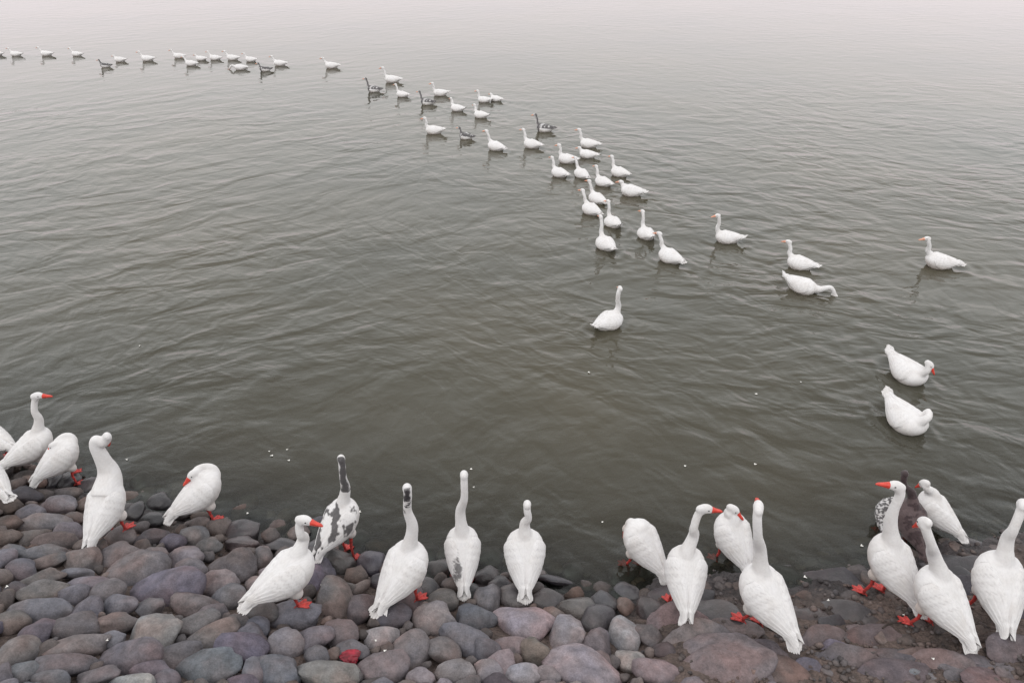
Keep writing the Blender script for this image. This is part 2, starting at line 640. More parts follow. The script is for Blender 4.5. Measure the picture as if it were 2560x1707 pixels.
STONES = [stone_mesh(100 + i, 3, (i % 4) / 4) for i in range(18)]
for s in STONES:
    s.materials.append(M_STONE)
PAL = {
    'g': (.118, .112, .114), 'b': (.108, .116, .132), 'p': (.168, .136, .138), 'r': (.128, .110, .100), 'l': (.205, .195, .19),
    'd': (.062, .057, .060), 'u': (.105, .092, .122), 't': (.100, .125, .140), 'o': (.135, .130, .105), 'k': (.205, .170, .172),
    'm': (.130, .102, .094), 'e': (.120, .075, .062), 'n': (.09, .088, .10),
}
A = [  # region origin (0,1180), scale 2.975
    (175, 170, 110, 65, -15, 'd'), (420, 240, 115, 60, 0, 'g'), (225, 300, 90, 60, -15, 'g'), (330, 372, 170, 60, 0, 'r'),
    (240, 470, 110, 60, -20, 'r'), (60, 480, 90, 50, -20, 'g'), (410, 510, 140, 55, -10, 'g'), (330, 592, 140, 45, -20, 'g'),
    (90, 590, 120, 60, -10, 'b'), (370, 652, 125, 50, -25, 'g'), (580, 645, 140, 90, 0, 'r'), (150, 720, 100, 70, 0, 'b'),
    (310, 792, 140, 45, -25, 'g'), (560, 748, 110, 50, -20, 'g'), (870, 620, 150, 80, -15, 'r'), (1010, 725, 205, 112, -15, 'r'),
    (1140, 635, 100, 60, 0, 'g'), (1360, 630, 140, 70, 0, 'p'), (1410, 715, 110, 60, 0, 'g'), (1720, 700, 165, 130, 30, 'r'),
    (1620, 810, 120, 110, -30, 'p'), (1790, 525, 130, 60, 10, 'p'), (1800, 435, 120, 70, 0, 'g'), (1290, 510, 90, 60, 20, 'u'),
    (1140, 470, 110, 60, -10, 'd'), (1130, 345, 100, 50, 0, 'd'), (1000, 290, 80, 60, -40, 'd'), (1180, 220, 90, 55, 0, 'd'),
    (1440, 470, 90, 60, -10, 'g'), (1550, 545, 100, 50, 0, 'g'), (1230, 860, 285, 122, 0, 'u'), (660, 835, 160, 70, -10, 'g'),
    (800, 875, 110, 90, -30, 'r'), (330, 885, 160, 70, -10, 'r'), (540, 905, 90, 70, -10, 'g'), (100, 880, 70, 80, 0, 'd'),
    (290, 1030, 210, 80, 5, 'g'), (630, 1035, 110, 90, -20, 'g'), (890, 985, 130, 75, 0, 'b'), (1110, 1010, 110, 60, 10, 'g'),
    (1450, 985, 170, 70, 0, 'r'), (1130, 1200, 185, 130, -30, 'l'), (860, 1115, 140, 80, -15, 'r'), (560, 1150, 160, 90, -20, 'g'),
    (560, 1290, 205, 90, -25, 'r'), (120, 1340, 125, 140, 0, 'o'), (250, 1190, 110, 80, -10, 'u'), (80, 1110, 110, 70, 0, 'o'),
    (960, 1370, 240, 105, 0, 'g'), (1450, 1130, 160, 80, -15, 'g'), (1550, 1235, 200, 100, -25, 'r'), (1750, 1130, 90, 80, -30, 'r'),
    (1280, 1370, 180, 80, -20, 'g'), (480, 1430, 190, 90, -15, 'g'), (1540, 1455, 220, 112, -5, 't'), (1790, 1300, 170, 120, 0, 'u'),
    (720, 1510, 140, 70, 0, 'g'), (960, 1560, 170, 60, 0, 'l'), (370, 1540, 130, 55, 0, 'b'), (150, 1490, 120, 60, -20, 't'),
    (1130, 1480, 150, 60, 0, 'u'), (1700, 920, 120, 80, 0, 'g'), (1860, 600, 60, 60, 0, 'p'), (1880, 1480, 80, 110, 0, 'b'),
    (20, 640, 80, 60, -10, 'b'), (20, 940, 50, 70, 0, 'b'), (560, 330, 80, 50, 0, 'r'), (890, 470, 110, 60, 0, 'r'),
    (740, 560, 60, 50, 0, 'd'), (60, 380, 90, 50, 0, 'r'), (500, 150, 90, 45, 0, 'd'), (60, 250, 90, 50, 0, 'b'), (120, 80, 70, 35, 0, 'd'),
    (260, 60, 80, 35, 0, 'd'), (1330, 300, 100, 50, -10, 'd'), (1460, 380, 90, 45, 0, 'd'), (1640, 400, 90, 50, 0, 'g'), (640, 230, 80, 45, 0, 'd'),
    (1560, 1050, 110, 60, -20, 'g'), (1900, 1150, 90, 80, 0, 'b'),
]
B = [  # origin (600,1350), scale 3.675
    (860, 540, 165, 180, -20, 'r'), (1120, 620, 115, 145, 0, 'm'), (190, 150, 90, 90, 0, 'r'), (400, 40, 150, 60, 0, 'g'),
    (900, 200, 140, 110, 0, 'o'), (1190, 210, 130, 95, -10, 'u'), (740, 270, 120, 110, 0, 'n'), (480, 680, 240, 110, 0, 'g'),
    (180, 660, 150, 90, 0, 'g'), (930, 830, 150, 110, 0, 'p'), (660, 900, 170, 110, 0, 'g'), (410, 950, 150, 110, -20, 'p'),
    (90, 900, 140, 110, 0, 'n'), (1020, 1000, 150, 80, 0, 'g'), (290, 1195, 240, 140, 0, 'b'), (800, 1240, 260, 130, 0, 'o'),
    (1310, 1170, 220, 140, 0, 'r'), (1300, 880, 140, 90, 0, 'l'), (1400, 690, 150, 130, 0, 'n'), (1780, 720, 200, 120, 10, 'p'),
    (1570, 1000, 170, 150, 20, 'p'), (1870, 1010, 170, 110, 30, 'r'), (2130, 940, 290, 100, 20, 'g'), (1980, 1215, 170, 90, -5, 'p'),
    (1660, 1260, 120, 75, 0, 'p'), (2170, 700, 180, 130, 10, 'b'), (2270, 540, 110, 110, 0, 'g'), (1850, 540, 140, 90, 0, 'o'),
    (1700, 440, 120, 90, 0, 'g'), (1800, 250, 120, 80, 0, 'g'), (960, 430, 110, 70, 0, 'r'), (1100, 430, 110, 60, -30, 'r'),
    (630, 350, 110, 120, 0, 'u'), (2270, 1210, 110, 110, -40, 'p'), (300, 300, 110, 70, -15, 'p'), (330, 480, 150, 70, 0, 'g'),
    (1480, 420, 110, 80, 0, 'g'), (1250, 1305, 150, 40, 0, 'k'), (1250, 60, 100, 50, 0, 'd'), (1560, 100, 100, 50, 0, 'd'),
    (1950, 400, 90, 60, 0, 'd'), (620, 480, 90, 60, 0, 'g'),
]
Cc = [  # origin (1200,1380), scale 3.675
    (170, 330, 105, 115, 0, 'g'), (330, 400, 150, 90, 10, 'p'), (610, 420, 140, 80, 0, 'r'), (370, 630, 270, 135, 20, 'k'),
    (650, 580, 110, 60, 0, 'p'), (880, 500, 170, 90, 0, 'k'), (1090, 620, 140, 120, 50, 'p'), (790, 750, 170, 145, 0, 'k'),
    (1080, 850, 150, 110, 60, 'p'), (1130, 460, 120, 85, 0, 'g'), (1340, 480, 80, 80, 0, 'n'), (1340, 750, 130, 150, 0, 'l'),
    (1570, 760, 160, 85, 50, 'r'), (1610, 540, 160, 110, 20, 'm'), (300, 860, 150, 90, 0, 'p'), (500, 920, 130, 120, -30, 'o'),
    (150, 1050, 170, 95, -25, 'p'), (380, 1130, 160, 90, 0, 'l'), (950, 1060, 320, 165, 25, 'k'), (1390, 990, 135, 95, 20, 'l'),
    (1620, 1090, 195, 120, 25, 'k'), (1700, 900, 110, 70, 20, 'd'), (860, 380, 90, 50, 0, 'd'), (60, 900, 110, 100, 0, 'b'),
    (700, 260, 170, 50, 0, 'd'), (500, 330, 80, 45, 0, 'd'), (1010, 300, 80, 45, 0, 'd'), (1230, 620, 60, 40, 0, 'd'), (1100, 1010, 100, 80, 20, 'p'),
    (1900, 650, 180, 90, 10, 'm'), (2030, 820, 300, 150, 8, 'm'), (2230, 1080, 400, 190, 8, 'm'), (2150, 580, 160, 80, 10, 'd'), (2000, 420, 150, 60, 0, 'd'),
]
Dd = [  # origin (1800,1250), scale 3.095 ; flat stones bedded in earth
    (900, 1180, 120, 75, 0, 'u'), (690, 1310, 110, 65, 10, 'u'), (310, 1320, 150, 60, 10, 'o'), (1520, 1225, 120, 60, 0, 'e'),
    (2030, 1235, 200, 70, 0, 'n'), (1560, 1370, 140, 50, 0, 't'), (1170, 1190, 110, 55, 0, 'm'), (800, 700, 70, 40, 0, 'd'),
    (940, 620, 60, 35, 0, 'n'), (1260, 850, 90, 55, 0, 'm'), (620, 770, 90, 50, 0, 'd'), (1730, 480, 140, 70, 0, 'd'),
    (1850, 600, 110, 70, 20, 'd'), (1960, 330, 120, 45, 0, 'd'), (740, 870, 100, 60, 0, 'n'), (880, 960, 110, 55, 0, 'd'),
    (1020, 760, 90, 45, 0, 'd'), (500, 560, 110, 45, 0, 'd'), (700, 600, 80, 40, 0, 'd'), (900, 480, 130, 45, 0, 'd'), (1050, 560, 80, 45, 0, 'd'),
    (560, 980, 90, 55, 0, 'm'), (480, 1090, 100, 50, 0, 'm'), (1100, 1010, 110, 55, 0, 'm'), (1300, 1080, 100, 50, 0, 'r'),
    (880, 1330, 100, 60, 0, 'r'), (1200, 1330, 120, 60, 0, 'r'), (1860, 1360, 110, 50, 0, 'm'), (2200, 1130, 110, 60, 0, 'u'),
    (2260, 1360, 120, 60, 0, 'r'), (2280, 900, 110, 60, 0, 'd'), (1850, 780, 80, 60, 0, 'd'), (2250, 560, 120, 50, 0, 'd'), (700, 1080, 90, 50, 0, 'm'),
    (1720, 700, 90, 50, 0, 'd'), (130, 1130, 90, 50, 0, 'm'), (60, 900, 90, 60, 0, 'm'), (520, 1220, 90, 45, 0, 'g'), (1060, 1240, 60, 40, 0, 'g'),
    (330, 1200, 80, 45, 0, 'm'), (1400, 1200, 60, 40, 0, 'm'), (1720, 1300, 90, 45, 0, 'g'), (470, 420, 100, 35, 0, 'd'), (1180, 950, 70, 40, 0, 'd'),
]
SL = [(1700, 1560, 70, 40, 10), (1770, 1545, 75, 38, 5), (1800, 1655, 120, 60, 6), (1690, 1490, 60, 28, 0), (1905, 1650, 80, 42, -8), (1990, 1690, 90, 40, 5), (2060, 1610, 75, 34, -4),
      (2125, 1665, 85, 38, 8), (2230, 1690, 90, 36, 0), (2175, 1600, 70, 30, -6), (2340, 1665, 80, 36, 6), (2440, 1660, 85, 38, -4), (2540, 1640, 70, 40, 4), (2010, 1545, 65, 28, 0),
      (2110, 1530, 60, 26, 8), (1930, 1440, 60, 24, 0), (2080, 1455, 70, 26, 4), (2390, 1480, 70, 30, 0), (2420, 1420, 60, 24, 0), (2260, 1640, 60, 30, 12), (1840, 1580, 60, 28, 12), (2500, 1700, 90, 36, 0)]
traced = []
for lst, ox, oy, s, flat in ((A, 0, 1180, 2.975, 1), (B, 600, 1350, 3.675, 1), (Cc, 1200, 1380, 3.675, 1), (Dd, 1800, 1250, 3.095, .55)):
    for zx, zy, a, b, ang, c in lst:
        fl = flat if zx < 1850 or ox != 1200 else .5
        traced.append((ox + zx / s, oy + zy / s, a / s, b / s, ang, c, fl))

rs = random.Random(5)
for q_ in SL:
    traced.append((*q_, 'm' if q_[0] < 1850 else ('d' if q_[1] < 1500 else 'memr'[len(traced) % 4]), .42))
# coverage mask in photo pixels (4 px cells) to find the gaps between the traced stones
MW, MH = 690, 200
mask = np.zeros((MH, MW), bool)
yy, xx = np.mgrid[0:MH, 0:MW]
PXX, PYY = xx * 4 - 100, yy * 4 + 1040


def cover(u, v, a, b, ang, grow=1.0):
    ca, sa = math.cos(R(ang)), math.sin(R(ang))
    dx, dy = PXX - u, PYY - v
    e = ((dx * ca + dy * sa) / (a * grow)) ** 2 + ((-dx * sa + dy * ca) / (b * grow)) ** 2
    return e < 1


for t in traced:
    mask |= cover(*t[:5])
fill = []
tries = 0
while tries < 9000:
    tries += 1
    u = rs.uniform(-90, 2640)
    v = rs.uniform(1090, 1800)
    p = hit_bank(u, v) if False else None
    w = np.interp(u, [q[0] for q in _wl], [q[1] for q in _wl])
    if v < w - (42 if u < 1700 else 75):
        continue
    if u > 1690 and v > w + 30 and rs.random() < .86:
        continue
    near = np.interp(v, [1100, 1700], [.62, 1.0])
    small = tries > 5200
    r = rs.uniform(26, 44) * near if not small else rs.uniform(11, 22) * near
    right = u > 1690 and v < 1700
    if right:
        r *= .62
    a, b = r, r * rs.uniform(.6, .85)
    ang = rs.uniform(-35, 20)
    i, j = int((v - 1040) / 4), int((u + 100) / 4)
    if not (0 <= i < MH and 0 <= j < MW) or mask[i, j]:
        continue
    cv = cover(u, v, a, b, ang, .85)
    if (cv & mask).sum() > .22 * max(1, cv.sum()):
        continue
    mask |= cover(u, v, a, b, ang)
    cch = rs.choice('ggrrbupdgn') if u < 1000 else rs.choice('pprggkdrn')
    if right:
        cch = rs.choice('mmddrnue')
    fill.append((u, v, a, b, ang, cch, .55 if right else .9))

allst = [(t, True) for t in traced] + [(t, False) for t in fill]
items = []
for (u, v, a, b, ang, c, fl), tr in allst:
    p = hit_bank(u, v)
    s = pxscale(p)
    rx, ry, rz = a / s * 1.18, b / s * 1.48, b / s * 1.02
    if fl < .8:
        rz *= fl
        p = p - np.array([0, 0, rz * .25])
    else:
        p = p - np.array([0, 0, rz * (.30 if tr else .5)])
    yaw = -ang * 1.15
    items.append((p, rx, ry, rz, yaw, c, a * b))
# bigger (in the photo) ones become parts, the rest one stuff part
items.sort(key=lambda q: -q[6])
BV_V, BV_F = [], []
stuff_v, stuff_f = [], []
stone_cache = [(np.array([v.co[:] for v in m.vertices]), [tuple(p.vertices) for p in m.polygons]) for m in STONES]
SMALL = [stone_mesh(300 + i, 2, .6) for i in range(8)]
small_cache = [(np.array([v.co[:] for v in m.vertices]), [tuple(p.vertices) for p in m.polygons]) for m in SMALL]


def xform(p, rx, ry, rz, yaw, tx, ty):
    return Matrix.Translation(Vector(p)) @ Matrix.Rotation(R(yaw), 4, 'Z') @ Matrix.Rotation(tx, 4, 'X') @ Matrix.Rotation(ty, 4, 'Y') @ Matrix.Diagonal((rx, ry, rz, 1))


n_in = 0
for k, (p, rx, ry, rz, yaw, c, ar) in enumerate(items):
    mt = xform(p, rx, ry, rz, yaw + rs.choice((0, 180)), R(rs.uniform(-16, 34)), R(rs.uniform(-20, 20)))
    vi = rs.randrange(len(STONES))
    V, F = stone_cache[vi]
    W = V @ np.array(mt.to_3x3()).T + np.array(mt.translation)
    o0 = sum(len(x) for x in BV_V)
    BV_V.append(W)
    BV_F += [tuple(i + o0 for i in f) for f in F]
    u, v = project(p)
    inside = -60 < u < 2620 and v < 1760
    top = p[2] + rz * .7
    isw = top < .17 + .09 * rs.random()
    col = PAL[c]
    jit = rs.uniform(.8, 1.24)
    gm = sum(col) / 3
    col = tuple(gm + (q - gm) * .5 + (.005, -.002, .003)[i_] for i_, q in enumerate(col))
    if isw:
        jit *= .40
    if k < 290 and inside and n_in < 290:
        n_in += 1
        o = bpy.data.objects.new('stone', STONES[vi])
        COL.objects.link(o)
        o.parent = shore
        o.matrix_local = mt
        o.color = (col[0] * jit, col[1] * jit * rs.uniform(.96, 1.03), col[2] * jit * rs.uniform(.95, 1.04), 1)
        if isw:
            o.material_slots[0].link = 'OBJECT'
            o.material_slots[0].material = M_WET
    else:
        V2, F2 = small_cache[vi % 8]
        W2 = V2 @ np.array(mt.to_3x3()).T + np.array(mt.translation)
        o1 = sum(len(x) for x in stuff_v)
        stuff_v.append(W2)
        stuff_f += [tuple(i + o1 for i in f) for f in F2]
# outside the picture and up the bank, and grit between the stones
rs2 = random.Random(11)
nst = sum(len(x) for x in stuff_v)


def add_stuff(p, rx, ry, rz, cache=None):
    global nst
    cache = cache or small_cache
    mt = xform(p, rx, ry, rz, rs2.uniform(0, 360), R(rs2.uniform(-20, 20)), R(rs2.uniform(-20, 20)))
    V2, F2 = cache[rs2.randrange(len(cache))]
    stuff_v.append(V2 @ np.array(mt.to_3x3()).T + np.array(mt.translation))
    stuff_f.extend([tuple(i + nst for i in f) for f in F2])
    nst += len(V2)


tiny = [stone_mesh(400 + i, 1, .8) for i in range(6)]
tiny_cache = [(np.array([v.co[:] for v in m.vertices]), [tuple(p.vertices) for p in m.polygons]) for m in tiny]
y = -.8
while y < 5.5:
    x = -7.0
    while x < 8.0:
        px, py = x + rs2.uniform(-.05, .05), y + rs2.uniform(-.05, .05)
        pz = float(bank(px, py))
        x += .20
        if pz < -.25:
            continue
        u, v = project((px, py, pz))
        if py > .5 and -80 < u < 2640 and v < 1790:
            continue
        r = rs2.uniform(.08, .16)
        add_stuff((px, py, pz - .02), r, r * rs2.uniform(.7, .9), r * rs2.uniform(.5, .75), small_cache if rs2.random() < .6 else small_cache)
    y += .17
for k in range(2300):     # grit and broken pebbles
    u = rs2.uniform(-20, 2600)
    if rs2.random() < .6:
        u = rs2.uniform(1690, 2600)
    v = rs2.uniform(1150, 1730)
    w = np.interp(u, [q[0] for q in _wl], [q[1] for q in _wl])
    if v < w - 50:
        continue
    p = hit_bank(u, v)
    gz = ground_z(p[0], p[1])
    r = rs2.uniform(.006, .022) if rs2.random() < .85 else rs2.uniform(.02, .035)
    add_stuff((p[0], p[1], gz + r * .1), r, r * .8, r * .6, tiny_cache)
sv = np.concatenate(stuff_v)
sme = bpy.data.meshes.new('small_stones')
sme.from_pydata(sv.tolist(), [], stuff_f)
sme.polygons.foreach_set('use_smooth', [True] * len(sme.polygons))
sm = link('small_stones', sme, M_RUBBLE, shore)
sm['kind'] = 'stuff'

bv = BVHTree.FromPolygons(np.concatenate(BV_V).tolist(), BV_F)


def floor_z(x, y):
    """top of whatever lies at (x, y): stone or earth"""
    z = ground_z(x, y)
    h = bv.ray_cast(Vector((x, y, 6)), Vector((0, 0, -1)))
    if h[0] is not None:
        z = max(z, h[0].z)
    return z


def hit_floor(u, v):
    d = Vector(ray(u, v))
    h = bv.ray_cast(Vector(CAM), d)
    p = hit_bank(u, v)
    if h[0] is not None and (h[0] - Vector(CAM)).length < (Vector(p) - Vector(CAM)).length + .35:
        return np.array(h[0])
    return p


# ------------------------------------------------------------------ the goose
XS = .76
TX = [-.37, -.33, -.26, -.17, -.07, .03, .12, .20, .26, .30, .315]
TW = [.018, .038, .066, .100, .130, .150, .155, .142, .112, .060, .014]
TU = [.014, .028, .055, .085, .108, .118, .118, .100, .075, .042, .010]
TD = [.014, .030, .075, .120, .148, .152, .142, .118, .085, .046, .010]
TC = [.070, .062, .040, .018, .004, .0, .004, .012, .018, .018, .018]


def tr(x):
    return (np.interp(x, TX, TW), np.interp(x, TX, TU), np.interp(x, TX, TD), np.interp(x, TX, TC))


def trunk_geo(fat=1.0):
    V, F = [], []
    m = 24
    for x in TX:
        w, u, d, c = tr(x)
        for k in range(m):
            a = 2 * math.pi * k / m
            V.append((x, w * math.cos(a) * fat, c + (u if math.sin(a) > 0 else d) * math.sin(a)))
    n = len(TX)
    for i in range(n - 1):
        for k in range(m):
            F.append((i * m + k, i * m + (k + 1) % m, (i + 1) * m + (k + 1) % m, (i + 1) * m + k))
    F.append(tuple(range(m))[::-1])
    F.append(tuple((n - 1) * m + k for k in range(m)))
    return np.array(V), F


def tube_geo(pts, rad, m=14, cap=True, squash=1.0):
    pts = [Vector(p) for p in pts]
    V, F = [], []
    n = len(pts)
    up = None
    for i, p in enumerate(pts):
        t = (pts[min(i + 1, n - 1)] - pts[max(i - 1, 0)]).normalized()
        if up is None:
            up = Vector((0, 1, 0)) if abs(t.y) < .9 else Vector((1, 0, 0))
        side = (up - t * up.dot(t)).normalized()
        up = side
        oth = t.cross(side)
        for k in range(m):
            a = 2 * math.pi * k / m
            V.append(p + side * math.cos(a) * rad[i] * squash + oth * math.sin(a) * rad[i])
    for i in range(n - 1):
        for k in range(m):
            F.append((i * m + k, i * m + (k + 1) % m, (i + 1) * m + (k + 1) % m, (i + 1) * m + k))
    if cap:
        F.append(tuple(range(m))[::-1])
        F.append(tuple((n - 1) * m + k for k in range(m)))
    return np.array([v[:] for v in V]), F


def ell_geo(mt, seg=16, ring=10):
    V, F = [], []
    bm = bmesh.new()
    bmesh.ops.create_uvsphere(bm, u_segments=seg, v_segments=ring, radius=1)
    V = np.array([(mt @ v.co)[:] for v in bm.verts])
    F = [tuple(v.index for v in f.verts) for f in bm.faces]
    bm.free()
    return V, F


def join_geo(parts):
    V, F = [], []
    o = 0
    for v, f in parts:
        V.append(np.asarray(v))
        F += [tuple(i + o for i in q) for q in f]
        o += len(v)
    return np.concatenate(V), F


def catmull(P, n=9):
    P = [Vector(p) for p in P]
    P = [P[0] * 2 - P[1]] + P + [P[-1] * 2 - P[-2]]
    out = []
    for i in range(1, len(P) - 2):
        for k in range(n):
            t = k / n
            a, b, c, d = P[i - 1], P[i], P[i + 1], P[i + 2]
            out.append(.5 * ((2 * b) + (c - a) * t + (2 * a - 5 * b + 4 * c - d) * t * t + (3 * b - a - 3 * c + d) * t ** 3))
    out.append(P[-2])
    return out


def head_matrix(H, hd):
    hd = Vector(hd).normalized()
    side = Vector((0, 0, 1)).cross(hd)
    if side.length < .1:
        side = Vector((0, 1, 0))
    side.normalize()
    up = hd.cross(side).normalized()
    m = Matrix((hd, side, up)).transposed().to_4x4()
    m.translation = Vector(H)
    return m


EDGE = []


def wing_geo(side, seed=0):
    """folded wing, trunk frame; rear feathers step over each other"""
    rnd = random.Random(seed)
    nu, nv = 56, 34
    outer, inner = [], []
    EDGE.clear()
    jit = [rnd.uniform(-.012, .012) for _ in range(12)]
    for i in range(nu + 1):
        s = i / nu
        x = .185 - s * .60
        w, u, d, c = tr(max(x, -.33))
        # the wing carries on past the rump, thin and slightly raised
        back = max(0, -.24 - x)
        w = max(w,   .056 - back * .24)
        u = max(u, .046)
        c = c - back * .10
        top = np.interp(s, [0, .12, .35, .6, .85, 1], [50, 68, 80, 88, 87, 80])
        bot = np.interp(s, [0, .12, .35, .6, .8, 1], [22, -16, -34, -26, -12, 10])
        top += 9 * float(sstep(.2, .5, s)) if side > 0 else -1
        for j in range(nv + 1):
            q = j / nv
            a = R(bot + (top - bot) * q)
            # long flight feathers at the rear, scalloped coverts in front
            fe = (q * 7 + .6 * s) % 1.0
            longf = .0080 * fe * sstep(.35, .55, s) * (1 - .8 * sstep(.8, 1, s))
            row = (s * 9 + .45 * abs(math.sin(q * 8 * math.pi))) % 1.0
            cov = .0075 * row * (1 - sstep(.40, .58, s))
            o = .009 + longf * .7 + cov * .42
            edge = min(1, min(q, 1 - q) * 7, s * 9 + .05)
            o = o * (.08 + .92 * edge ** .6)
            ex = -.004 * (1 - edge) + .004 * edge
            rad_w, rad_u = w + o + ex, (u if a > 0 else d) + o + ex
            xx_ = x + .06 * sstep(.75, 1, s) * (1 - math.sin(math.pi * q)) ** 1.5
            outer.append((xx_, side * rad_w * math.cos(a), c + rad_u * math.sin(a)))
            l1 = (1 - sstep(0, .16, fe)) * sstep(.35, .5, s)
            l2 = (1 - sstep(0, .22, row)) * (1 - sstep(.42, .56, s)) * .8
            EDGE.append(float(max(l1, l2)) * min(1, edge * 2))
            inner.append((xx_, side * (rad_w - .018 - o * .5) * math.cos(a), c + (rad_u - .018 - o * .5) * math.sin(a)))
    V = outer + inner
    F = []
    W = nv + 1
    off = len(outer)
    for i in range(nu):
        for j in range(nv):
            q = (i * W + j, i * W + j + 1, (i + 1) * W + j + 1, (i + 1) * W + j)
            F.append(q if side > 0 else q[::-1])
            r = tuple(off + k for k in q)
            F.append(r[::-1] if side > 0 else r)
    rim = [i * W for i in range(nu + 1)] + [nu * W + j for j in range(1, nv + 1)] + [i * W + nv for i in range(nu - 1, -1, -1)] + [j for j in range(nv - 1, 0, -1)]
    for a, b in zip(rim, rim[1:] + rim[:1]):
        q = (a, b, off + b, off + a)
        F.append(q if side < 0 else q[::-1])
    return np.array(V), F, list(EDGE) + [0.0] * len(inner)


def blade(L, W, T, cup=.15):
    """one flat feather along -x from the origin"""
    V, F = [], []
    xs = [0, .2, .5, .8, .95, 1.0]
    ws = [.35, .7, 1, .85, .45, .1]
    for x, w in zip(xs, ws):
        for s in (-1, 0, 1):
            V.append((-x * L, s * w * W, T - abs(s) * cup * W))
    n = len(V)
    for x, w in zip(xs, ws):
        for s in (-1, 0, 1):
            V.append((-x * L, s * w * W, -abs(s) * cup * W - T))
    for i in range(5):
        for j in range(2):
            a = i * 3 + j
            F.append((a, a + 1, a + 4, a + 3))
            F.append((n + a + 3, n + a + 4, n + a + 1, n + a))
        F.append((i * 3, i * 3 + 3, n + i * 3 + 3, n + i * 3))
        F.append((i * 3 + 2, n + i * 3 + 2, n + i * 3 + 5, i * 3 + 5))
    F.append((0, n, n + 1, 1)); F.append((1, n + 1, n + 2, 2))
    e = 15
    F.append((e, e + 1, n + e + 1, n + e)); F.append((e + 1, e + 2, n + e + 2, n + e + 1))
    return np.array(V), F


def tail_geo(seed=0, lift=12, spread=1.0):
    rnd = random.Random(seed)
    parts = []
    for k in range(-4, 5):
        V, F = blade(.19 + rnd.uniform(-.006, .006) - abs(k) * .009, .0165, .0016)
        a = R(k * 3.6 * spread)
        mt = Matrix.Translation((-.285, k * .0045, .052 - abs(k) * .0035)) @ Matrix.Rotation(R(lift), 4, 'Y') @ Matrix.Rotation(-a, 4, 'Z') @ Matrix.Rotation(R(k * 4), 4, 'X')
        parts.append((V @ np.array(mt.to_3x3()).T + np.array(mt.translation), F))
    # soft under-tail wedge that ties the fan to the rump
    mt = Matrix.Translation((-.30, 0, .035)) @ Matrix.Rotation(R(lift * .8), 4, 'Y') @ Matrix.Diagonal((.09, .055, .022, 1))
    parts.append(ell_geo(mt))
    return join_geo(parts)


def bill_geo():
    """bill along +x from the face, slightly hooked"""
    V, F = [], []
    m = 12
    st = [(-.012, .020, .021, .000), (.0, .0195, .021, .000), (.016, .0165, .017, -.003), (.032, .0145, .012, -.006), (.048, .0135, .009, -.008),
          (.060, .011, .007, -.010), (.068, .006, .005, -.013), (.071, .0015, .002, -.015)]
    for x, w, h, c in st:
        for k in range(m):
            a = 2 * math.pi * k / m
            z = math.sin(a)
            z = (abs(z) ** .85) * (1 if z > 0 else -1)
            groove = .86 if k in (0, 6) and x > 0 else 1.0
            V.append((x, w * math.cos(a) * groove, c + h * z))
    for i in range(len(st) - 1):
        for k in range(m):
            F.append((i * m + k, i * m + (k + 1) % m, (i + 1) * m + (k + 1) % m, (i + 1) * m + k))
    F.append(tuple(range(m))[::-1])
    F.append(tuple((len(st) - 1) * m + k for k in range(m)))
    return np.array(V), F


BILL = mesh_from('bill', *bill_geo())
BILL.materials.append(M_BILL)
_ev, _ef = ell_geo(Matrix.Diagonal((.0055, .0035, .0055, 1)), 10, 8)
EYE = mesh_from('eye', _ev, _ef)
EYE.materials.append(M_EYE)


def foot_mesh():
    """webbed foot, toes to +x"""
    V = [(-.014, 0, .012)]
    ang = [-34, -17, 0, 17, 34]
    L = [.078, .064, .092, .064, .078]
    for a, l in zip(ang, L):
        V.append((l * math.cos(R(a)), l * math.sin(R(a)), .004 if l > .07 else .002))
    n = len(V)
    V += [(x, y, -.006) for x, y, z in V]
    F = []
    for k in range(1, 5):
        F.append((0, k, k + 1))
        F.append((n, n + k + 1, n + k))
        F.append((k, n + k, n + k + 1, k + 1))
    F.append((0, n, n + 1, 1))
    F.append((0, 5, n + 5, n))
    parts = [(np.array(V), F)]
    for a, l in ((-34, .08), (0, .095), (34, .08)):
        d = Vector((math.cos(R(a)), math.sin(R(a)), 0))
        pts = [Vector((-.012, 0, .012)) + d * (l * t) - Vector((0, 0, .010 * t)) for t in (0, .35, .7, 1.0)]
        parts.append(tube_geo(pts, [.009, .0075, .006, .0035], 8))
    parts.append(tube_geo([(-.008, 0, .012), (-.024, 0, .006), (-.034, 0, -.002)], [.007, .005, .003], 6))
    return mesh_from('foot', *join_geo(parts), smooth=False)


FOOT = foot_mesh()
FOOT.materials.append(M_LEG)


def trunk_matrix(pitch, hip_z):
    return Matrix.Translation((0, 0, hip_z)) @ Matrix.Rotation(-R(pitch), 4, 'Y') @ Matrix.Translation((.02, 0, 0)) @ Matrix.Diagonal((XS, 1, 1, 1))


def app(V, mt):
    return np.asarray(V) @ np.array(mt.to_3x3()).T + np.array(mt.translation)


def n3(p, s, off=0.0):
    return mnoise.noise(Vector(p) * s + Vector((off, off * 1.7, 3.1)))


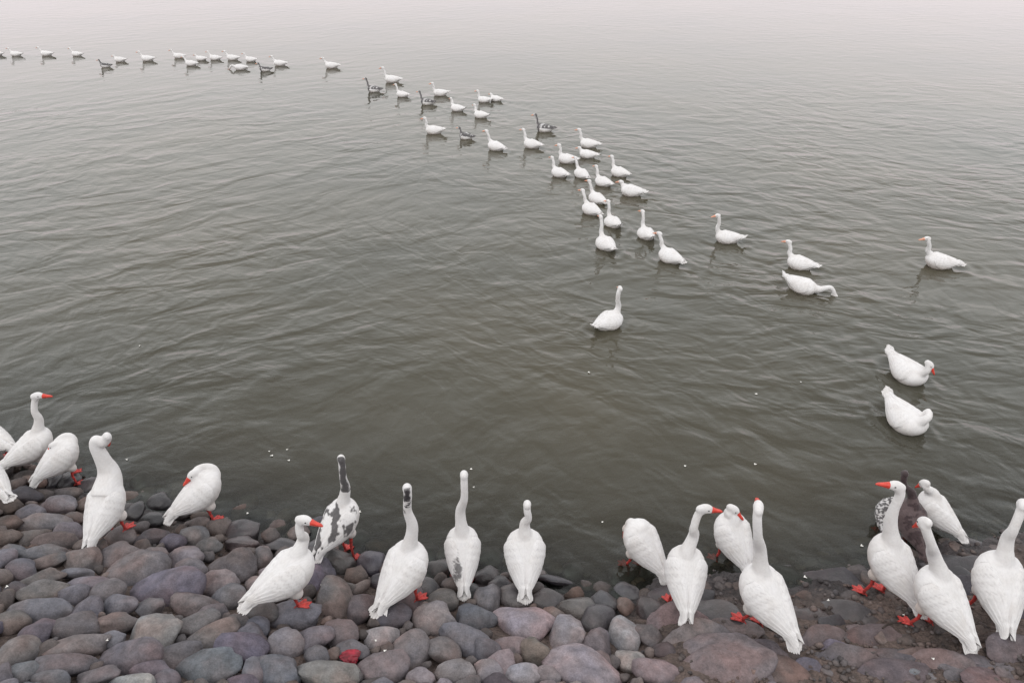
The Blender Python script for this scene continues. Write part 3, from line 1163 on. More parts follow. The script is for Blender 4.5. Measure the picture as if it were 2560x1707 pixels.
def dark_value(pat, P, tp, nt_, nd, seed):
    """P world-ish local point, tp trunk-frame point, nt_ neck parameter (or -1), nd dot to nape side"""
    f = 0.0
    q = n3(tp, 13, seed) + .5 * n3(tp, 29, seed)
    if pat == 'nape':
        if nt_ > .55:
            f = float(sstep(.3, .5, nd + .9 * q - .9 * abs(nt_ - .74)) * sstep(.58, .66, nt_ + .1 * q) * (1 - sstep(.88, .95, nt_)))
    elif pat == 'crown':
        if nt_ > .8:
            f = float(sstep(-.1, .25, q + .5 * nd))
    elif pat == 'piebald':
        if nt_ > .38:
            f = .92 * float(sstep(.35, .6, nd + .9 * q))
        elif nt_ < .2 and tp[2] > .0:
            qq = Vector((tp[0] * .55, tp[1], tp[2]))
            f = .88 * float(sstep(.12, .26, n3(qq, 13, seed) + .45 * n3(qq, 42, seed)))
    elif pat == 'backmark':
        if nt_ < .1 and tp[2] > .02:
            e = ((tp[0] + .15) / .15) ** 2 + ((tp[1] - .045) / .038) ** 2
            f = .8 * float(sstep(1.1, .6, e) if False else 1 - sstep(.5, 1.2, e + 1.3 * q + .8 * n3(tp, 60, seed)))
    elif pat == 'saddle':
        if nt_ > .2:
            f = .85 if nd > -.1 else .25
        elif tp[2] > .045 or (tp[0] > .16):
            f = .9 if q > -.35 else .3
    elif pat == 'brown':
        f = .9 if nt_ > .3 else (.35 + .5 * (q > .1))
    elif pat == 'speck':
        f = .9 if n3(tp, 30, seed) > -.05 else .2
    return f


def build_goose(pitch=25, hip_z=.30, neck=None, hd=(1, 0, 0), pat='white', seed=0, voxel=.0085, lift=12, spread=1.0, nr=(.088, .048, .033), fat=1.0, eyes=True, soil=.5):
    """returns dict of meshes (local goose frame) for one bird; neck = control points, local frame, last = head centre"""
    T = trunk_matrix(pitch, hip_z)
    Ti = T.inverted()
    V, F = trunk_geo(fat)
    V = app(V, T)
    pts = catmull(neck, 8)
    n = len(pts)
    rad = [float(np.interp(i / (n - 1), [0, .30, .62, 1], [nr[0], nr[1], nr[2], nr[2] * .95])) for i in range(n)]
    hm = head_matrix(pts[-1], hd)
    parts = [(V, F), tube_geo(pts, rad, 16)]
    parts.append(ell_geo(hm @ Matrix.Translation((.010, 0, .004)) @ Matrix.Diagonal((.056, .0335, .038, 1))))
    parts.append(ell_geo(hm @ Matrix.Translation((.042, 0, -.004)) @ Matrix.Diagonal((0.0302, 0.0259, 0.0281, 1))))
    parts.append(ell_geo(hm @ Matrix.Translation((-.020, 0, -.004)) @ Matrix.Diagonal((.040, .0300, .036, 1))))
    # breast bulge and thighs
    parts.append(ell_geo(T @ Matrix.Translation((.185, 0, .012)) @ Matrix.Diagonal((.105, .112, .112, 1))))
    if hip_z > .15:
        for s in (-1, 1):
            parts.append(ell_geo(T @ Matrix.Translation((-.02, s * .07, -.12)) @ Matrix.Diagonal((.062, .042, .065, 1))))
    V, F = join_geo(parts)
    tmp = bpy.data.meshes.new('tmp')
    tmp.from_pydata(V.tolist(), [], F)
    ob = bpy.data.objects.new('tmp', tmp)
    COL.objects.link(ob)
    md = ob.modifiers.new('r', 'REMESH')
    md.mode = 'VOXEL'
    md.voxel_size = voxel
    ms = ob.modifiers.new('s', 'SMOOTH')
    ms.factor = .5
    ms.iterations = 7
    dg = bpy.context.evaluated_depsgraph_get()
    me = bpy.data.meshes.new_from_object(ob.evaluated_get(dg))
    bpy.data.objects.remove(ob)
    me.name = 'body'
    me.polygons.foreach_set('use_smooth', [True] * len(me.polygons))
    co = np.empty(len(me.vertices) * 3, np.float32)
    me.vertices.foreach_get('co', co)
    co = co.reshape(-1, 3)
    mat = M_BROWN if pat == 'brown' else M_FEATHER
    me.materials.clear()
    me.materials.append(mat)
    PN = np.array([p[:] for p in pts])
    res = {}
    wl = [('wing', wing_geo(1, seed)), ('wing', wing_geo(-1, seed + 1)), ('tail', tail_geo(seed, lift, spread))]
    for w in wl:
        w[1][0][:, 1] *= fat
    ws = [mesh_from(nm, app(g[0], T), g[1]) for nm, g in wl]
    for m, (nm, g) in zip(ws, wl):
        m.materials.append(mat)
        if len(g) > 2:
            ea = m.attributes.new('quill', 'FLOAT', 'POINT')
            ea.data.foreach_set('value', g[2])

    def paint(m, C, is_body):
        if pat != 'white':
            vals = []
            for p in C:
                tp = Ti @ Vector(p)
                k, ndv = -1.0, 0.0
                if is_body:
                    dd = ((PN - p) ** 2).sum(1)
                    i = int(dd.argmin())
                    tt = i / (n - 1)
                    if dd[i] < .065 ** 2 and tt > .2:
                        k = tt
                        t = pts[min(i + 1, n - 1)] - pts[max(i - 1, 0)]
                        back = Vector((-hd[0], -hd[1], .5)).normalized()
                        ndv = (Vector(p) - pts[i]).normalized().dot(back)
                vals.append(dark_value(pat, p, tp, k, ndv, seed))
            a = m.attributes.new('dark', 'FLOAT', 'POINT')
            a.data.foreach_set('value', vals)
        tz = (C - np.array(T.translation)) @ np.array(T.to_3x3())
        so = soil * (1 - sstep(-.12, .04, tz[:, 2])) + soil * .8 * (1 - sstep(-.42, -.2, tz[:, 0]))
        a = m.attributes.new('soil', 'FLOAT', 'POINT')
        a.data.foreach_set('value', so.astype(np.float32))
    paint(me, co, True)
    for m in ws:
        c = np.array([v.co[:] for v in m.vertices])
        paint(m, c, False)
    return {'body': me, 'wings': ws[:2], 'tail': ws[2], 'head': hm, 'T': T, 'eyes': eyes, 'pat': pat}


def assemble(g, loc, yaw, k, label, group, cat='goose', pale=False):
    root = bpy.data.objects.new('goose', None)
    COL.objects.link(root)
    root.empty_display_size = .1
    root.location = Vector(loc)
    root.rotation_euler = (0, 0, R(yaw))
    root.scale = (k, k, k)
    tag(root, label, cat, group)
    link_part('body', g['body'], root)
    for w in g['wings']:
        link_part('wing', w, root)
    link_part('tail', g['tail'], root)
    b = link_part('bill', BILL, root)
    if pale:
        b.material_slots[0].link = 'OBJECT'
        b.material_slots[0].material = M_BILLP
    b.matrix_local = g['head'] @ Matrix.Translation((.056, 0, -.003)) @ Matrix.Scale(1.15, 4)
    if g['eyes']:
        for s in (-1, 1):
            e = link_part('eye', EYE, root)
            e.matrix_local = g['head'] @ Matrix.Translation((.026, s * .0305, .012))
    return root


def link_part(name, me, parent):
    o = bpy.data.objects.new(name, me)
    COL.objects.link(o)
    o.parent = parent
    return o


# ------------------------------------------------------------------ geese on the shore
def standing(foot, head, yaw, hyaw=None, hpitch=0, lean=.04, pitch=28, k=1.0, pat='white', label='', neck=None, lift=10, spread=1.0,
             fat=1.0, origin_z=None, seed=1, thick=1.0, bodypx=None, step=.02, soil=.5):
    """foot, head: photo pixels of a foot and the head centre"""
    k = k * KS
    cu, cv = foot
    for _ in range(8):
        p = hit_floor(cu, cv)
        zf = float(bank(p[0], p[1])) + .03
        c = trunk_matrix(pitch, .275) @ Vector((-.04, 0, 0)) * k
        c.rotate(Matrix.Rotation(R(yaw), 3, 'Z'))
        pu, pv = project((p[0] + c.x, p[1] + c.y, zf + c.z))
        cu, cv = cu + (foot[0] - pu) * .7, cv + (foot[1] - pv) * .7
    zf = max(zf - .03, min(zf + .05, floor_z(p[0], p[1])))
    O = np.array([p[0], p[1], zf])
    hip = .275
    T = trunk_matrix(pitch, hip)
    W = Matrix.Translation(Vector(O)) @ Matrix.Rotation(R(yaw), 4, 'Z') @ Matrix.Scale(k, 4)
    Wi = W.inverted()
    base_in = T @ Vector((.13, 0, .02))
    base = T @ Vector((.235, 0, .085))
    if hyaw is None:
        hyaw = yaw
    hdir_w = Vector((math.cos(R(hyaw)) * math.cos(R(hpitch)), math.sin(R(hyaw)) * math.cos(R(hpitch)), math.sin(R(hpitch))))
    hdir = (Matrix.Rotation(-R(yaw), 3, 'Z') @ hdir_w)
    if neck is None:
        bw = W @ base
        H = Vector(at_y(head[0], head[1], bw.y + lean))
        Hl = Wi @ H
        L = (Hl - base).length
        throat = Hl + Vector((0, 0, -.055)) - hdir * .035
        # S curve: forward swell low on the neck, straight above
        mid1 = base.lerp(throat, .33) + (T.to_3x3() @ Vector((.035, 0, 0)))
        rj = random.Random(seed * 13)
        mid1 = mid1 + Vector((rj.uniform(-.012, .02), rj.uniform(-.022, .022), 0))
        mid2 = base.lerp(throat, .68) + Vector((rj.uniform(-.02, .015), rj.uniform(-.02, .02), 0))
        pts = [base_in, base, mid1, mid2, throat, Hl]
        print('NECK %-60s len %.2f  headz %.2f' % (label[:60], L, Hl.z))
    else:
        pts = [base_in] + [Vector(q) for q in neck]
    g = build_goose(pitch, hip, pts, hdir, pat, seed, lift=lift, spread=spread, fat=fat * (.93 + .05 * ((seed * 5) % 3) / 2), nr=(.092 * thick, .046 * thick, .030 * thick), soil=soil)
    root = assemble(g, O, yaw, k, label, 'geese standing along the stony shore')
    for s in (-1, 1):
        hipl = T @ Vector((-.02, s * .065, -.13))
        fl = Vector((hipl.x + .015 + s * step, s * .070, 0))
        fw = W @ fl
        zz = floor_z(fw.x, fw.y)
        zz = min(max(zz, O[2] - .14), O[2] + .07)
        fl.z = (zz - O[2]) / k + .008
        ankle = fl + Vector((-.006, 0, .014))
        knee = (hipl + ankle) / 2 + Vector((-.014, 0, .0))
        lp = [hipl + Vector((0, 0, .03)), hipl, knee, ankle + Vector((0, 0, .02)), ankle]
        v, f = tube_geo(lp, [.021, .017, .0115, .0105, .011], 10)
        lg = link_part('leg', mesh_from('leg', v, f), root)
        lg.data.materials.append(M_LEG)
        ft = link_part('foot', FOOT, lg)
        ft.location = fl
        ft.rotation_euler = (0, R(4), R(s * 10))
    return root


S = standing
KS = .95
# neck given explicitly = local points after the trunk root (x forward, y left, z up)
S((-12, 1100), (-60, 1010), 160, hyaw=170, lean=0, pitch=18, label='white goose cut off by the left edge of the picture, tail towards the tall-necked one', k=.92, seed=2)
S((68, 1120), (92, 990), 40, hyaw=8, lean=.05, pitch=30, label='white goose with tall neck and red bill turned right, far left of the shore', k=1.0, seed=3, lift=6)
S((140, 1150), (0, 0), 52, hyaw=190, hpitch=-35, pitch=34, k=.95, seed=4, lift=2,
  neck=[(.18, 0, .41), (.185, .02, .455), (.14, .045, .475), (.08, .045, .46), (.035, .035, .435)], label='white goose with its head buried in its back feathers, beside the tall-necked one')
S((250, 1265), (0, 0), 84, hyaw=132, hpitch=-55, pitch=36, k=1.05, seed=5, lift=0, thick=1.32, fat=.90,
  neck=[(.20, .01, .48), (.22, .035, .62), (.225, .055, .745), (.23, .04, .80), (.235, -.005, .775), (.25, -.045, .82)], label='white goose seen from behind with its neck bent over in a double-lobed loop')
S((490, 1245), (0, 0), 42, hyaw=215, hpitch=-30, pitch=30, k=1.0, seed=6, lift=0,
  neck=[(.19, .02, .39), (.20, .045, .44), (.155, .075, .475), (.09, .085, .48), (.045, .065, .465)], label='white goose preening, neck curled back over its shoulder, at the water edge')
S((-25, 1205), (-70, 1120), 150, hyaw=160, lean=0, pitch=25, label='white goose nearly out of view at the left edge above the grey cobbles', k=.92, seed=7)
S((700, 1440), (758, 1300), 38, hyaw=-8, hpitch=-8, lean=.03, pitch=24, label='white goose in profile with red bill pointing right, tail low over the cobbles', k=1.02, seed=8, lift=2)
S((838, 1305), (853, 1148), 58, hyaw=106, hpitch=-38, lean=.02, pitch=36, pat='piebald', label='black and white piebald goose with stretched neck looking out over the water', k=1.0, seed=9, lift=4)
S((1000, 1435), (1018, 1222), 58, hyaw=101, hpitch=-42, lean=.04, pitch=34, pat='nape', label='white goose with a dark streak down its upper neck and a fanned soiled tail', k=1.06, seed=10, lift=6, spread=1.5, soil=.9)
S((1157, 1390), (1160, 1188), 94, hyaw=93, hpitch=-40, lean=.03, pitch=40, pat='backmark', label='white goose seen from behind with dark marks on its left wing', k=1.0, seed=12, lift=2, fat=.95)
S((1312, 1405), (1318, 1262), 90, hyaw=88, hpitch=-42, lean=.02, pitch=38, label='white goose facing the water, the shortest neck, alone mid-shore', k=1.0, seed=13, lift=4, fat=1.03)
S((1615, 1375), (0, 0), 128, hyaw=150, hpitch=-70, pitch=42, k=1.0, seed=14, lift=0, soil=.8,
  neck=[(.15, 0, .40), (.185, 0, .435), (.21, 0, .40), (.215, 0, .34)], label='white goose with its head tucked down against its breast, standing at the water line')
S((1715, 1450), (1760, 1272), 84, hyaw=0, hpitch=-3, lean=.04, pitch=38, label='white goose with orange-red bill touching its neighbour, head turned right', k=1.02, seed=15, lift=-2)
S((1838, 1360), (1832, 1272), 108, hyaw=-20, hpitch=-35, lean=.0, pitch=40, label='white goose with lowered red bill behind the straight-necked one', k=1.0, seed=16, thick=1.12)
S((1925, 1505), (1896, 1270), 118, hyaw=76, hpitch=-8, lean=.02, pitch=34, label='white goose with straight upright neck and head facing the lake, long tail to the right', k=1.10, seed=17, lift=-4)
S((2240, 1430), (2243, 1216), 112, hyaw=172, hpitch=10, lean=.06, pitch=38, label='white goose with bright orange bill pointing left, muddy flank', k=1.12, seed=18, soil=1.1, thick=1.1)
S((2285, 1310), (2262, 1185), 98, hyaw=66, hpitch=-40, lean=.03, pitch=42, pat='brown', label='dark brown goose standing in shallow water behind the orange-billed white one', k=.92, seed=19, fat=.9)
S((2222, 1300), (2236, 1262), 65, hyaw=100, hpitch=0, lean=-.02, pitch=30, pat='speck', label='grey speckled goose mostly hidden behind the orange-billed white one', k=.78, seed=20)
S((2350, 1285), (2312, 1208), 128, hyaw=112, hpitch=-50, lean=-.02, pitch=34, label='white goose farthest out on the right shore, wing feather sticking out', k=.92, seed=21, thick=1.1)
S((2365, 1510), (2312, 1306), 112, hyaw=98, hpitch=-50, lean=.03, pitch=36, label='white goose in front of the orange-billed one, head turned away to the left', k=1.08, seed=22, lift=-2, thick=1.05, soil=.8)
S((2500, 1480), (2556, 1262), 78, hyaw=60, hpitch=-30, lean=.08, pitch=38, label='white goose at the right picture edge, seen from behind, neck leaning right', k=1.12, seed=23, lift=-2)

# ------------------------------------------------------------------ geese on the water
XSW = .74


def swim_variant(head, hd=(1, 0, -.08), pat='white', pitch=6, seed=30, neck=None, lift=16, voxel=.011, zc=.074, thick=1.0, soil=.9):
    T = trunk_matrix(pitch, zc)
    base_in = T @ Vector((.14, 0, .02))
    if neck is None:
        base = T @ Vector((.245, 0, .075))
        H = Vector(head)
        throat = H + Vector((-.03, 0, -.06))
        m1 = base.lerp(throat, .3) + Vector((.03, 0, 0))
        m2 = base.lerp(throat, .66)
        neck = [base_in, base, m1, m2, throat, H]
    else:
        neck = [base_in] + [Vector(q) for q in neck]
    return build_goose(pitch, zc, neck, hd, pat, seed, voxel=voxel, lift=lift, fat=1.10, nr=(.082 * thick, .046 * thick, .034 * thick), eyes=True, soil=soil)


VAR = {
    'tall': swim_variant((.30, 0, .53), seed=31),
    'mid': swim_variant((.30, 0, .43), seed=32),
    'mid2': swim_variant((.27, .01, .40), (1, .1, -.12), seed=51, pitch=3, lift=22, soil=1.0),
    'mid3': swim_variant((.31, .035, .45), (1, .35, -.05), seed=52, pitch=9, lift=8, soil=1.1),
    'mid4': swim_variant((.29, -.03, .37), (1, -.4, -.2), seed=53, pitch=5, lift=26, thick=1.08, soil=.9),
    'tall2': swim_variant((.27, .02, .50), (1, .5, -.1), seed=54, pitch=2, lift=24, soil=1.1),
    'midb': swim_variant((.33, .02, .40), (1, .25, -.15), seed=33),
    'low': swim_variant((.31, 0, .34), seed=34),
    'rest': swim_variant((.27, 0, .25), (1, 0, -.1), seed=35),
    'down': swim_variant(None, (.8, 0, -.6), seed=36, neck=[(.27, 0, .13), (.35, 0, .17), (.42, 0, .13), (.47, 0, .06)]),
    'tallback': swim_variant((.25, 0, .56), seed=37),
    'saddle': swim_variant((.30, 0, .44), seed=38, pat='saddle'),
    'saddlelow': swim_variant((.28, 0, .34), seed=39, pat='saddle'),
    'feed': swim_variant(None, (.75, .1, -.7), seed=40, pitch=-8, lift=30, neck=[(.28, 0, .07), (.37, .0, .11), (.44, .02, .13), (.495, .03, .075), (.52, .035, .01)]),
    'curl': swim_variant(None, (.65, .35, -.75), seed=41, pitch=-6, lift=30, neck=[(.20, .0, .15), (.245, .01, .21), (.235, .02, .27), (.235, .025, .285)]),
    'preen': swim_variant(None, (-.1, -.25, -.95), seed=42, pitch=-6, lift=30, neck=[(.20, .01, .15), (.225, .05, .205), (.19, .095, .225), (.145, .115, .19)]),
    'erect': swim_variant((.21, -.02, .56), (.6, 1, -.2), seed=43, lift=24),
}
G_FAR = 'geese swimming in the distant line'
G_MID = 'geese swimming in the curving middle line'
G_NEAR = 'geese swimming in loose company nearest the shore'
SW = [
    # u, v (waterline centre), yaw, variant, scale, group, label
    (-8, 141, 178, 'low', .90, G_FAR, 'white goose tail at the left picture edge, last of the far line'),
    (40, 142, 176, 'low', .90, G_FAR, 'second swimming goose from the left edge in the far line, small and white'),
    (116, 141, 178, 'low', .93, G_FAR, 'third white goose from the left edge in the far line, alone between gaps'),
    (192, 142, 172, 'low', .86, G_FAR, 'white goose ahead of the leftmost dark swimmer in the far line'),
    (264, 170, 182, 'saddlelow', .80, G_FAR, 'small dark grey goose low on the water, leftmost dark one in the far line'),
    (300, 156, 176, 'rest', .88, G_FAR, 'cream white goose just right of the leftmost dark swimmer'),
    (369, 154, 178, 'low', 1.0, G_FAR, 'white goose swimming alone between the dark swimmer and the cluster'),
    (448, 147, 180, 'low', .92, G_FAR, 'white goose at the left end of the far cluster'),
    (478, 166, 172, 'low', .92, G_FAR, 'pinkish white goose in front of the far cluster, nearest its left end'),
    (503, 153, 176, 'rest', .84, G_FAR, 'white goose half hidden behind the pinkish one in the far cluster'),
    (538, 152, 172, 'low', .92, G_FAR, 'white goose with upright neck in the centre of the far cluster'),
    (582, 152, 176, 'low', .98, G_FAR, 'white goose right of centre in the far cluster with its tail up'),
    (627, 156, 170, 'low', .88, G_FAR, 'white goose above the second dark swimmer at the far cluster'),
    (602, 176, 180, 'down', .92, G_FAR, 'white goose lying low with head down below the far cluster'),
    (663, 180, 192, 'saddlelow', .86, G_FAR, 'dark brown goose at the right end of the far cluster'),
    (700, 166, 174, 'low', .98, G_FAR, 'white goose right of the dark brown one, last of the far cluster'),
    (830, 172, 178, 'low', 1.05, G_FAR, 'cream white goose alone in the gap between the far line and the middle line'),
    (936, 232, 170, 'saddle', .95, G_MID, 'dark necked goose leading the middle line, leftmost of it'),
    (982, 208, 174, 'mid', 1.12, G_MID, 'white goose beyond the dark leader with its neck raised'),
    (1007, 245, 155, 'mid', .86, G_MID, 'white goose just right of and nearer than the dark leader'),
    (1069, 264, 168, 'saddle', .88, G_MID, 'goose with black back and dark neck before the pinkish white one'),
    (1102, 241, 178, 'mid', .98, G_MID, 'pinkish white goose behind the black-backed one'),
    (1145, 281, 150, 'mid', .92, G_MID, 'white goose with thin tall neck, between the black-backed one and the close pair'),
    (1212, 258, 165, 'mid', .86, G_MID, 'left goose of the close white pair at the far side of the middle line'),
    (1242, 256, 150, 'rest', .82, G_MID, 'right goose of the close white pair with its neck drawn in'),
    (1204, 298, 150, 'mid', .92, G_MID, 'white goose swimming just below the close white pair'),
    (1087, 337, 168, 'mid', 1.02, G_MID, 'broad white goose at the left, nearest side of the middle line'),
    (1167, 351, 155, 'saddlelow', .82, G_MID, 'white necked goose with dark wings between two white ones'),
    (1242, 380, 142, 'mid', 1.0, G_MID, 'white goose trailing below the dark-winged one'),
    (1333, 374, 148, 'mid', 1.0, G_MID, 'white goose directly below the large black and grey one'),
    (1364, 332, 165, 'saddle', 1.0, G_MID, 'large black and grey goose with curved dark neck'),
    (1475, 372, 160, 'mid', 1.0, G_MID, 'white goose with tall neck above the one with a drawn-in neck'),
    (1472, 398, 160, 'rest', .90, G_MID, 'white goose with drawn-in neck hugging the tall-necked one behind'),
    (1422, 412, 148, 'mid', 1.0, G_MID, 'cream goose left of the neckless looking one'),
    (1402, 447, 135, 'mid', .92, G_MID, 'white goose at the left flank of the tight middle bunch'),
    (1457, 450, 118, 'mid', .90, G_MID, 'small cream goose in the middle of the tight bunch'),
    (1512, 470, 132, 'mid', .90, G_MID, 'white goose to the right of the small cream one'),
    (1553, 446, 135, 'mid', .95, G_MID, 'white goose at the far right of the tight bunch'),
    (1584, 494, 155, 'rest', 1.05, G_MID, 'broad goose with bent neck and pale orange flank right of the bunch'),
    (1497, 514, 125, 'mid', .92, G_MID, 'white goose half hidden behind another below the tight bunch'),
    (1482, 542, 125, 'mid', .95, G_MID, 'white goose overlapping the one behind it, left side of the column'),
    (1536, 574, 112, 'tall', .90, G_MID, 'white goose seen from behind with straight neck in the column'),
    (1519, 632, 112, 'tall', 1.0, G_MID, 'white goose with very tall neck and reddish stern at the column foot'),
    (1620, 604, 105, 'tall', .92, G_MID, 'white goose seen from behind right of the column, straight neck'),
    (1682, 664, 128, 'mid', 1.0, G_MID, 'white goose with hooked neck, lowest right of the column'),
    (1826, 612, 158, 'tall', 1.0, G_NEAR, 'white goose with erect neck and raised tail alone right of the column'),
    (2010, 680, 145, 'mid', 1.0, G_NEAR, 'white goose swimming just above the one dipping its bill'),
    (2005, 735, -28, 'feed', 1.08, G_NEAR, 'white goose dipping its bill and face into the water, tail up'),
    (2362, 676, 160, 'mid', 1.12, G_NEAR, 'white goose alone at the right with neck curved and long pointed tail'),
    (1520, 832, 42, 'erect', 1.06, G_NEAR, 'solitary white goose in the open centre with tall straight neck'),
    (2276, 960, -66, 'curl', 1.20, G_NEAR, 'white goose swimming to shore with red bill pressed to its breast'),
    (2272, 1082, -72, 'preen', 1.24, G_NEAR, 'white goose nearest the right shore, face tucked to its flank'),
]
WAKES = []
for u, v, yaw, var, k, grp, lab in SW:
    k = k * .82
    if var == 'mid':
        var = ('mid', 'mid2', 'mid3', 'mid4')[(len(WAKES) * 7 + int(u)) % 4]
    if var == 'tall' and len(WAKES) % 2:
        var = 'tall2'
    p = on_plane(u, v)
    # the pixel is the near edge of the hull: shift to the hull centre
    hw = .13 * k * abs(math.cos(R(yaw))) + .22 * k * abs(math.sin(R(yaw)))
    p = p + np.array([0, hw * .7, 0])
    assemble(VAR[var], (p[0], p[1], 0.0), yaw, k, lab, grp, pale=v < 850 and var != 'feed')
    WAKES.append((p[0], p[1], yaw, k))

# ------------------------------------------------------------------ water sheet
vr = np.concatenate([np.arange(1640, 300, -3.4), np.arange(300, -40, -2.6)])
yr = np.array([on_plane(1280, v)[1] for v in vr])
yr = np.concatenate([yr, [50, 62, 80, 110, 160, 240, 400, 700, 1200, 2000]])
yr = yr[yr > 0]
tc_ = np.concatenate([[-8, -4, -2.4, -1.6, -1.2], np.arange(-.92, .921, .0031), [1.2, 1.6, 2.4, 4, 8]])
YR, TT = np.meshgrid(yr, tc_, indexing='ij')
XR = TT * np.hypot(YR, 3.2)
ZR = np.zeros_like(XR)
for (wx, wy, yaw, k) in WAKES:
    ca, sa = math.cos(R(yaw)), math.sin(R(yaw))
    sel = (np.abs(XR - wx) < 3.2) & (np.abs(YR - wy) < 3.2)
    dx, dy = XR[sel] - wx, YR[sel] - wy
    f = dx * ca + dy * sa           # forward
    w = -dx * sa + dy * ca
    b = -f + .15
    arm = np.abs(w) - .34 * np.clip(b, 0, None)
    env = np.exp(-np.clip(b, 0, None) / .85) * (b > 0)
    h = .015 * env * np.exp(-(arm / .07) ** 2) + .009 * env * np.cos(b * 2 * np.pi / .24) * np.exp(-(w / (.08 + .25 * np.clip(b, 0, None))) ** 2)
    rr = np.hypot(f / 1.9, w)
    h += .006 * np.exp(-((rr - .22) / .05) ** 2) * .8 + .004 * np.cos((rr - .22) * 2 * np.pi / .13) * np.exp(-np.abs(rr - .22) / .16)
    ZR[sel] += h
# feet of the waders
wme = np_mesh('water', np.stack([XR.ravel(), YR.ravel(), ZR.ravel()], 1),
              (lambda i: np.stack([i[:-1, :-1].ravel(), i[1:, :-1].ravel(), i[1:, 1:].ravel(), i[:-1, 1:].ravel()], 1)[:, ::-1])(np.arange(XR.size).reshape(XR.shape)))
dep = -bank(XR, YR)
murk = np.clip(1 - np.exp(-np.clip(dep, 0, None) * 2.6), 0, .985) 
a = wme.attributes.new('murk', 'FLOAT', 'POINT')
a.data.foreach_set('value', murk.ravel().astype(np.float32))
water = link('water', wme, M_WATER)
if wme.polygons[0].normal.z < 0:
    wme.flip_normals()
tag(water, 'murky olive grey lake water with small ripples', None, None, 'structure')

# ------------------------------------------------------------------ small things
rf = random.Random(3)


def feather_mesh(seed):
    rnd = random.Random(seed)
    parts = []
    for k in range(7):
        V, F = blade(rnd.uniform(.014, .024), .0045, .0012, .4)
        mt = Matrix.Rotation(R(k * 24 - 70 + rnd.uniform(-8, 8)), 4, 'Z') @ Matrix.Rotation(R(rnd.uniform(4, 22)), 4, 'Y')
        parts.append((V @ np.array(mt.to_3x3()).T, F))
    V, F = blade(.035, .007, .0012, .3)
    parts.append((V, F))
    return mesh_from('down_feather', *join_geo(parts))


FM = [feather_mesh(i) for i in range(4)]
for m in FM:
    m.materials.append(M_FLUFF)
FEA = [(350, 863, 'open water at left, alone'), (316, 1147, 'dark water right of the loop-necked goose'), (672, 1128, 'water left of the piebald goose, leftmost of four'), (682, 1138, 'water left of the piebald goose, second of four'),
       (718, 1122, 'water left of the piebald goose, topmost of four'), (724, 1150, 'water left of the piebald goose, lowest of four'), (1714, 1165, 'water above the bill-touching pair'),
       (1505, 1305, 'water left of the head-tucked goose'), (1890, 985, 'open water, upper left of the nearest swimmer'), (1886, 1160, 'water above the straight-necked goose'),
       (2002, 955, 'water between the two swimmers and open centre'), (1178, 1173, 'water beside the wing-marked goose head'), (1184, 1216, 'water beside the wing-marked goose neck'),
       (620, 1283, 'water edge left of the piebald goose'), (898, 1280, 'water right of the piebald goose'), (2155, 1365, 'shallows left of the orange-billed goose'),
       (2010, 1440, 'shallows right of the straight-necked goose'), (1470, 930, 'open water below the solitary goose')]
for i, (u, v, where) in enumerate(FEA):
    p = on_plane(u, v, .006)
    o = bpy.data.objects.new('feather', FM[i % 4])
    COL.objects.link(o)
    o.location = p
    o.rotation_euler = (0, 0, rf.uniform(0, 6.28))
    s = rf.uniform(.45, .8)
    o.scale = (s, s, s)
    tag(o, 'tiny white feather floating on ' + where, 'feather', 'white down feathers on the water')
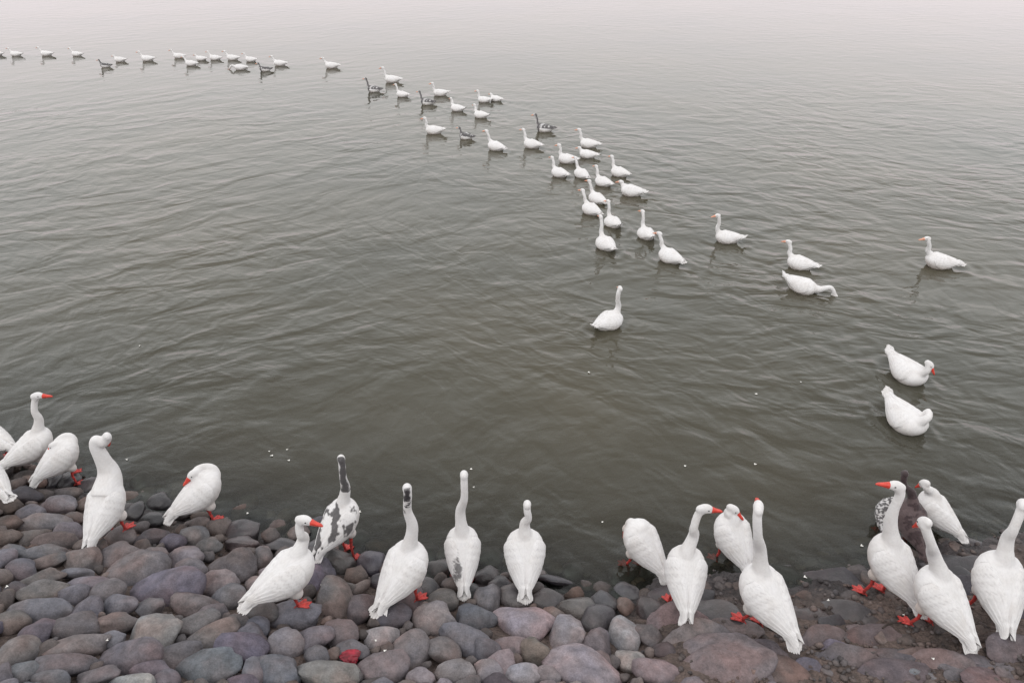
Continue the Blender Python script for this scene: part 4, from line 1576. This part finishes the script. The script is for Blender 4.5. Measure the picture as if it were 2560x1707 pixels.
for i, (u, v, lab) in enumerate([(20, 1465, 'white feather scrap on the blue grey cobbles at the left edge'), (268, 1603, 'pale feather on the light jagged stone lower left'),
                                 (802, 1462, 'small white feather standing between cobbles right of the red-billed profile goose'), (938, 1602, 'white dropping-speckled feather on the light stone, lower centre'),
                                 (2070, 1502, 'white feather on the dark wet gravel between the right-hand geese'), (2258, 1545, 'bent pale feather beside the dark twig'),
                                 (2335, 1648, 'white feather on brown earth at the bottom right'), (960, 1628, 'thin white feather on the round cobble by the red scrap')]):
    p = hit_floor(u, v)
    o = bpy.data.objects.new('feather', FM[i % 4])
    COL.objects.link(o)
    o.location = (p[0], p[1], floor_z(p[0], p[1]) + .006)
    o.rotation_euler = (rf.uniform(-.3, .3), rf.uniform(-.3, .3), rf.uniform(0, 6.28))
    o.scale = (.5, .5, .5)
    tag(o, lab, 'feather', 'white feathers lying on the shore')

# red scrap caught between the cobbles
p = hit_floor(880, 1655)
bm = bmesh.new()
bmesh.ops.create_icosphere(bm, subdivisions=4, radius=1)
for v in bm.verts:
    q = v.co.copy()
    w_ = .35 + .65 * (q.y + 1) / 2
    cr = abs(mnoise.noise(q * 2.3)) * .5 + abs(mnoise.noise(q * 5.1)) * .25
    v.co = Vector((q.x * .085 * w_ * (1 + .5 * mnoise.noise(q * 1.7)), q.y * .055, (q.z * .35 + cr) * .045 + .02 * q.x * q.x))
me = bpy.data.meshes.new('red_scrap')
bm.to_mesh(me)
bm.free()
me.polygons.foreach_set('use_smooth', [True] * len(me.polygons))
o = link('red_scrap', me, M_RED)
o.location = (p[0], p[1], floor_z(p[0], p[1]) - .008)
o.rotation_euler = (R(30), R(6), R(12))
tag(o, 'crumpled dark red plastic scrap wedged between cobbles at the bottom', 'scrap')

# dark twigs on the mud
for (u0, v0), (u1, v1), lab in (((2205, 1572), (2290, 1542), 'dark bent twig on the earth between the two big right-hand geese'),
                                ((2030, 1640), (2110, 1655), 'short dark twig on brown earth behind the tail of the straight-necked goose')):
    p0, p1 = hit_floor(u0, v0), hit_floor(u1, v1)
    pts = []
    for t in np.linspace(0, 1, 9):
        q = p0 * (1 - t) + p1 * t
        pts.append((q[0], q[1] + .012 * math.sin(t * 7), floor_z(q[0], q[1]) * .5 + (p0[2] * (1 - t) + p1[2] * t) * .5 + .012))
    c = np.array(pts).mean(0)
    V, F = tube_geo([Vector(q) - Vector(c) for q in pts], list(np.linspace(.006, .003, 9)), 7)
    o = link('twig', mesh_from('twig', V, F), M_TWIG)
    o.location = c
    tag(o, lab, 'twig')
print('stones as parts', n_in, 'fill', len(fill), 'stuff verts', len(sv))
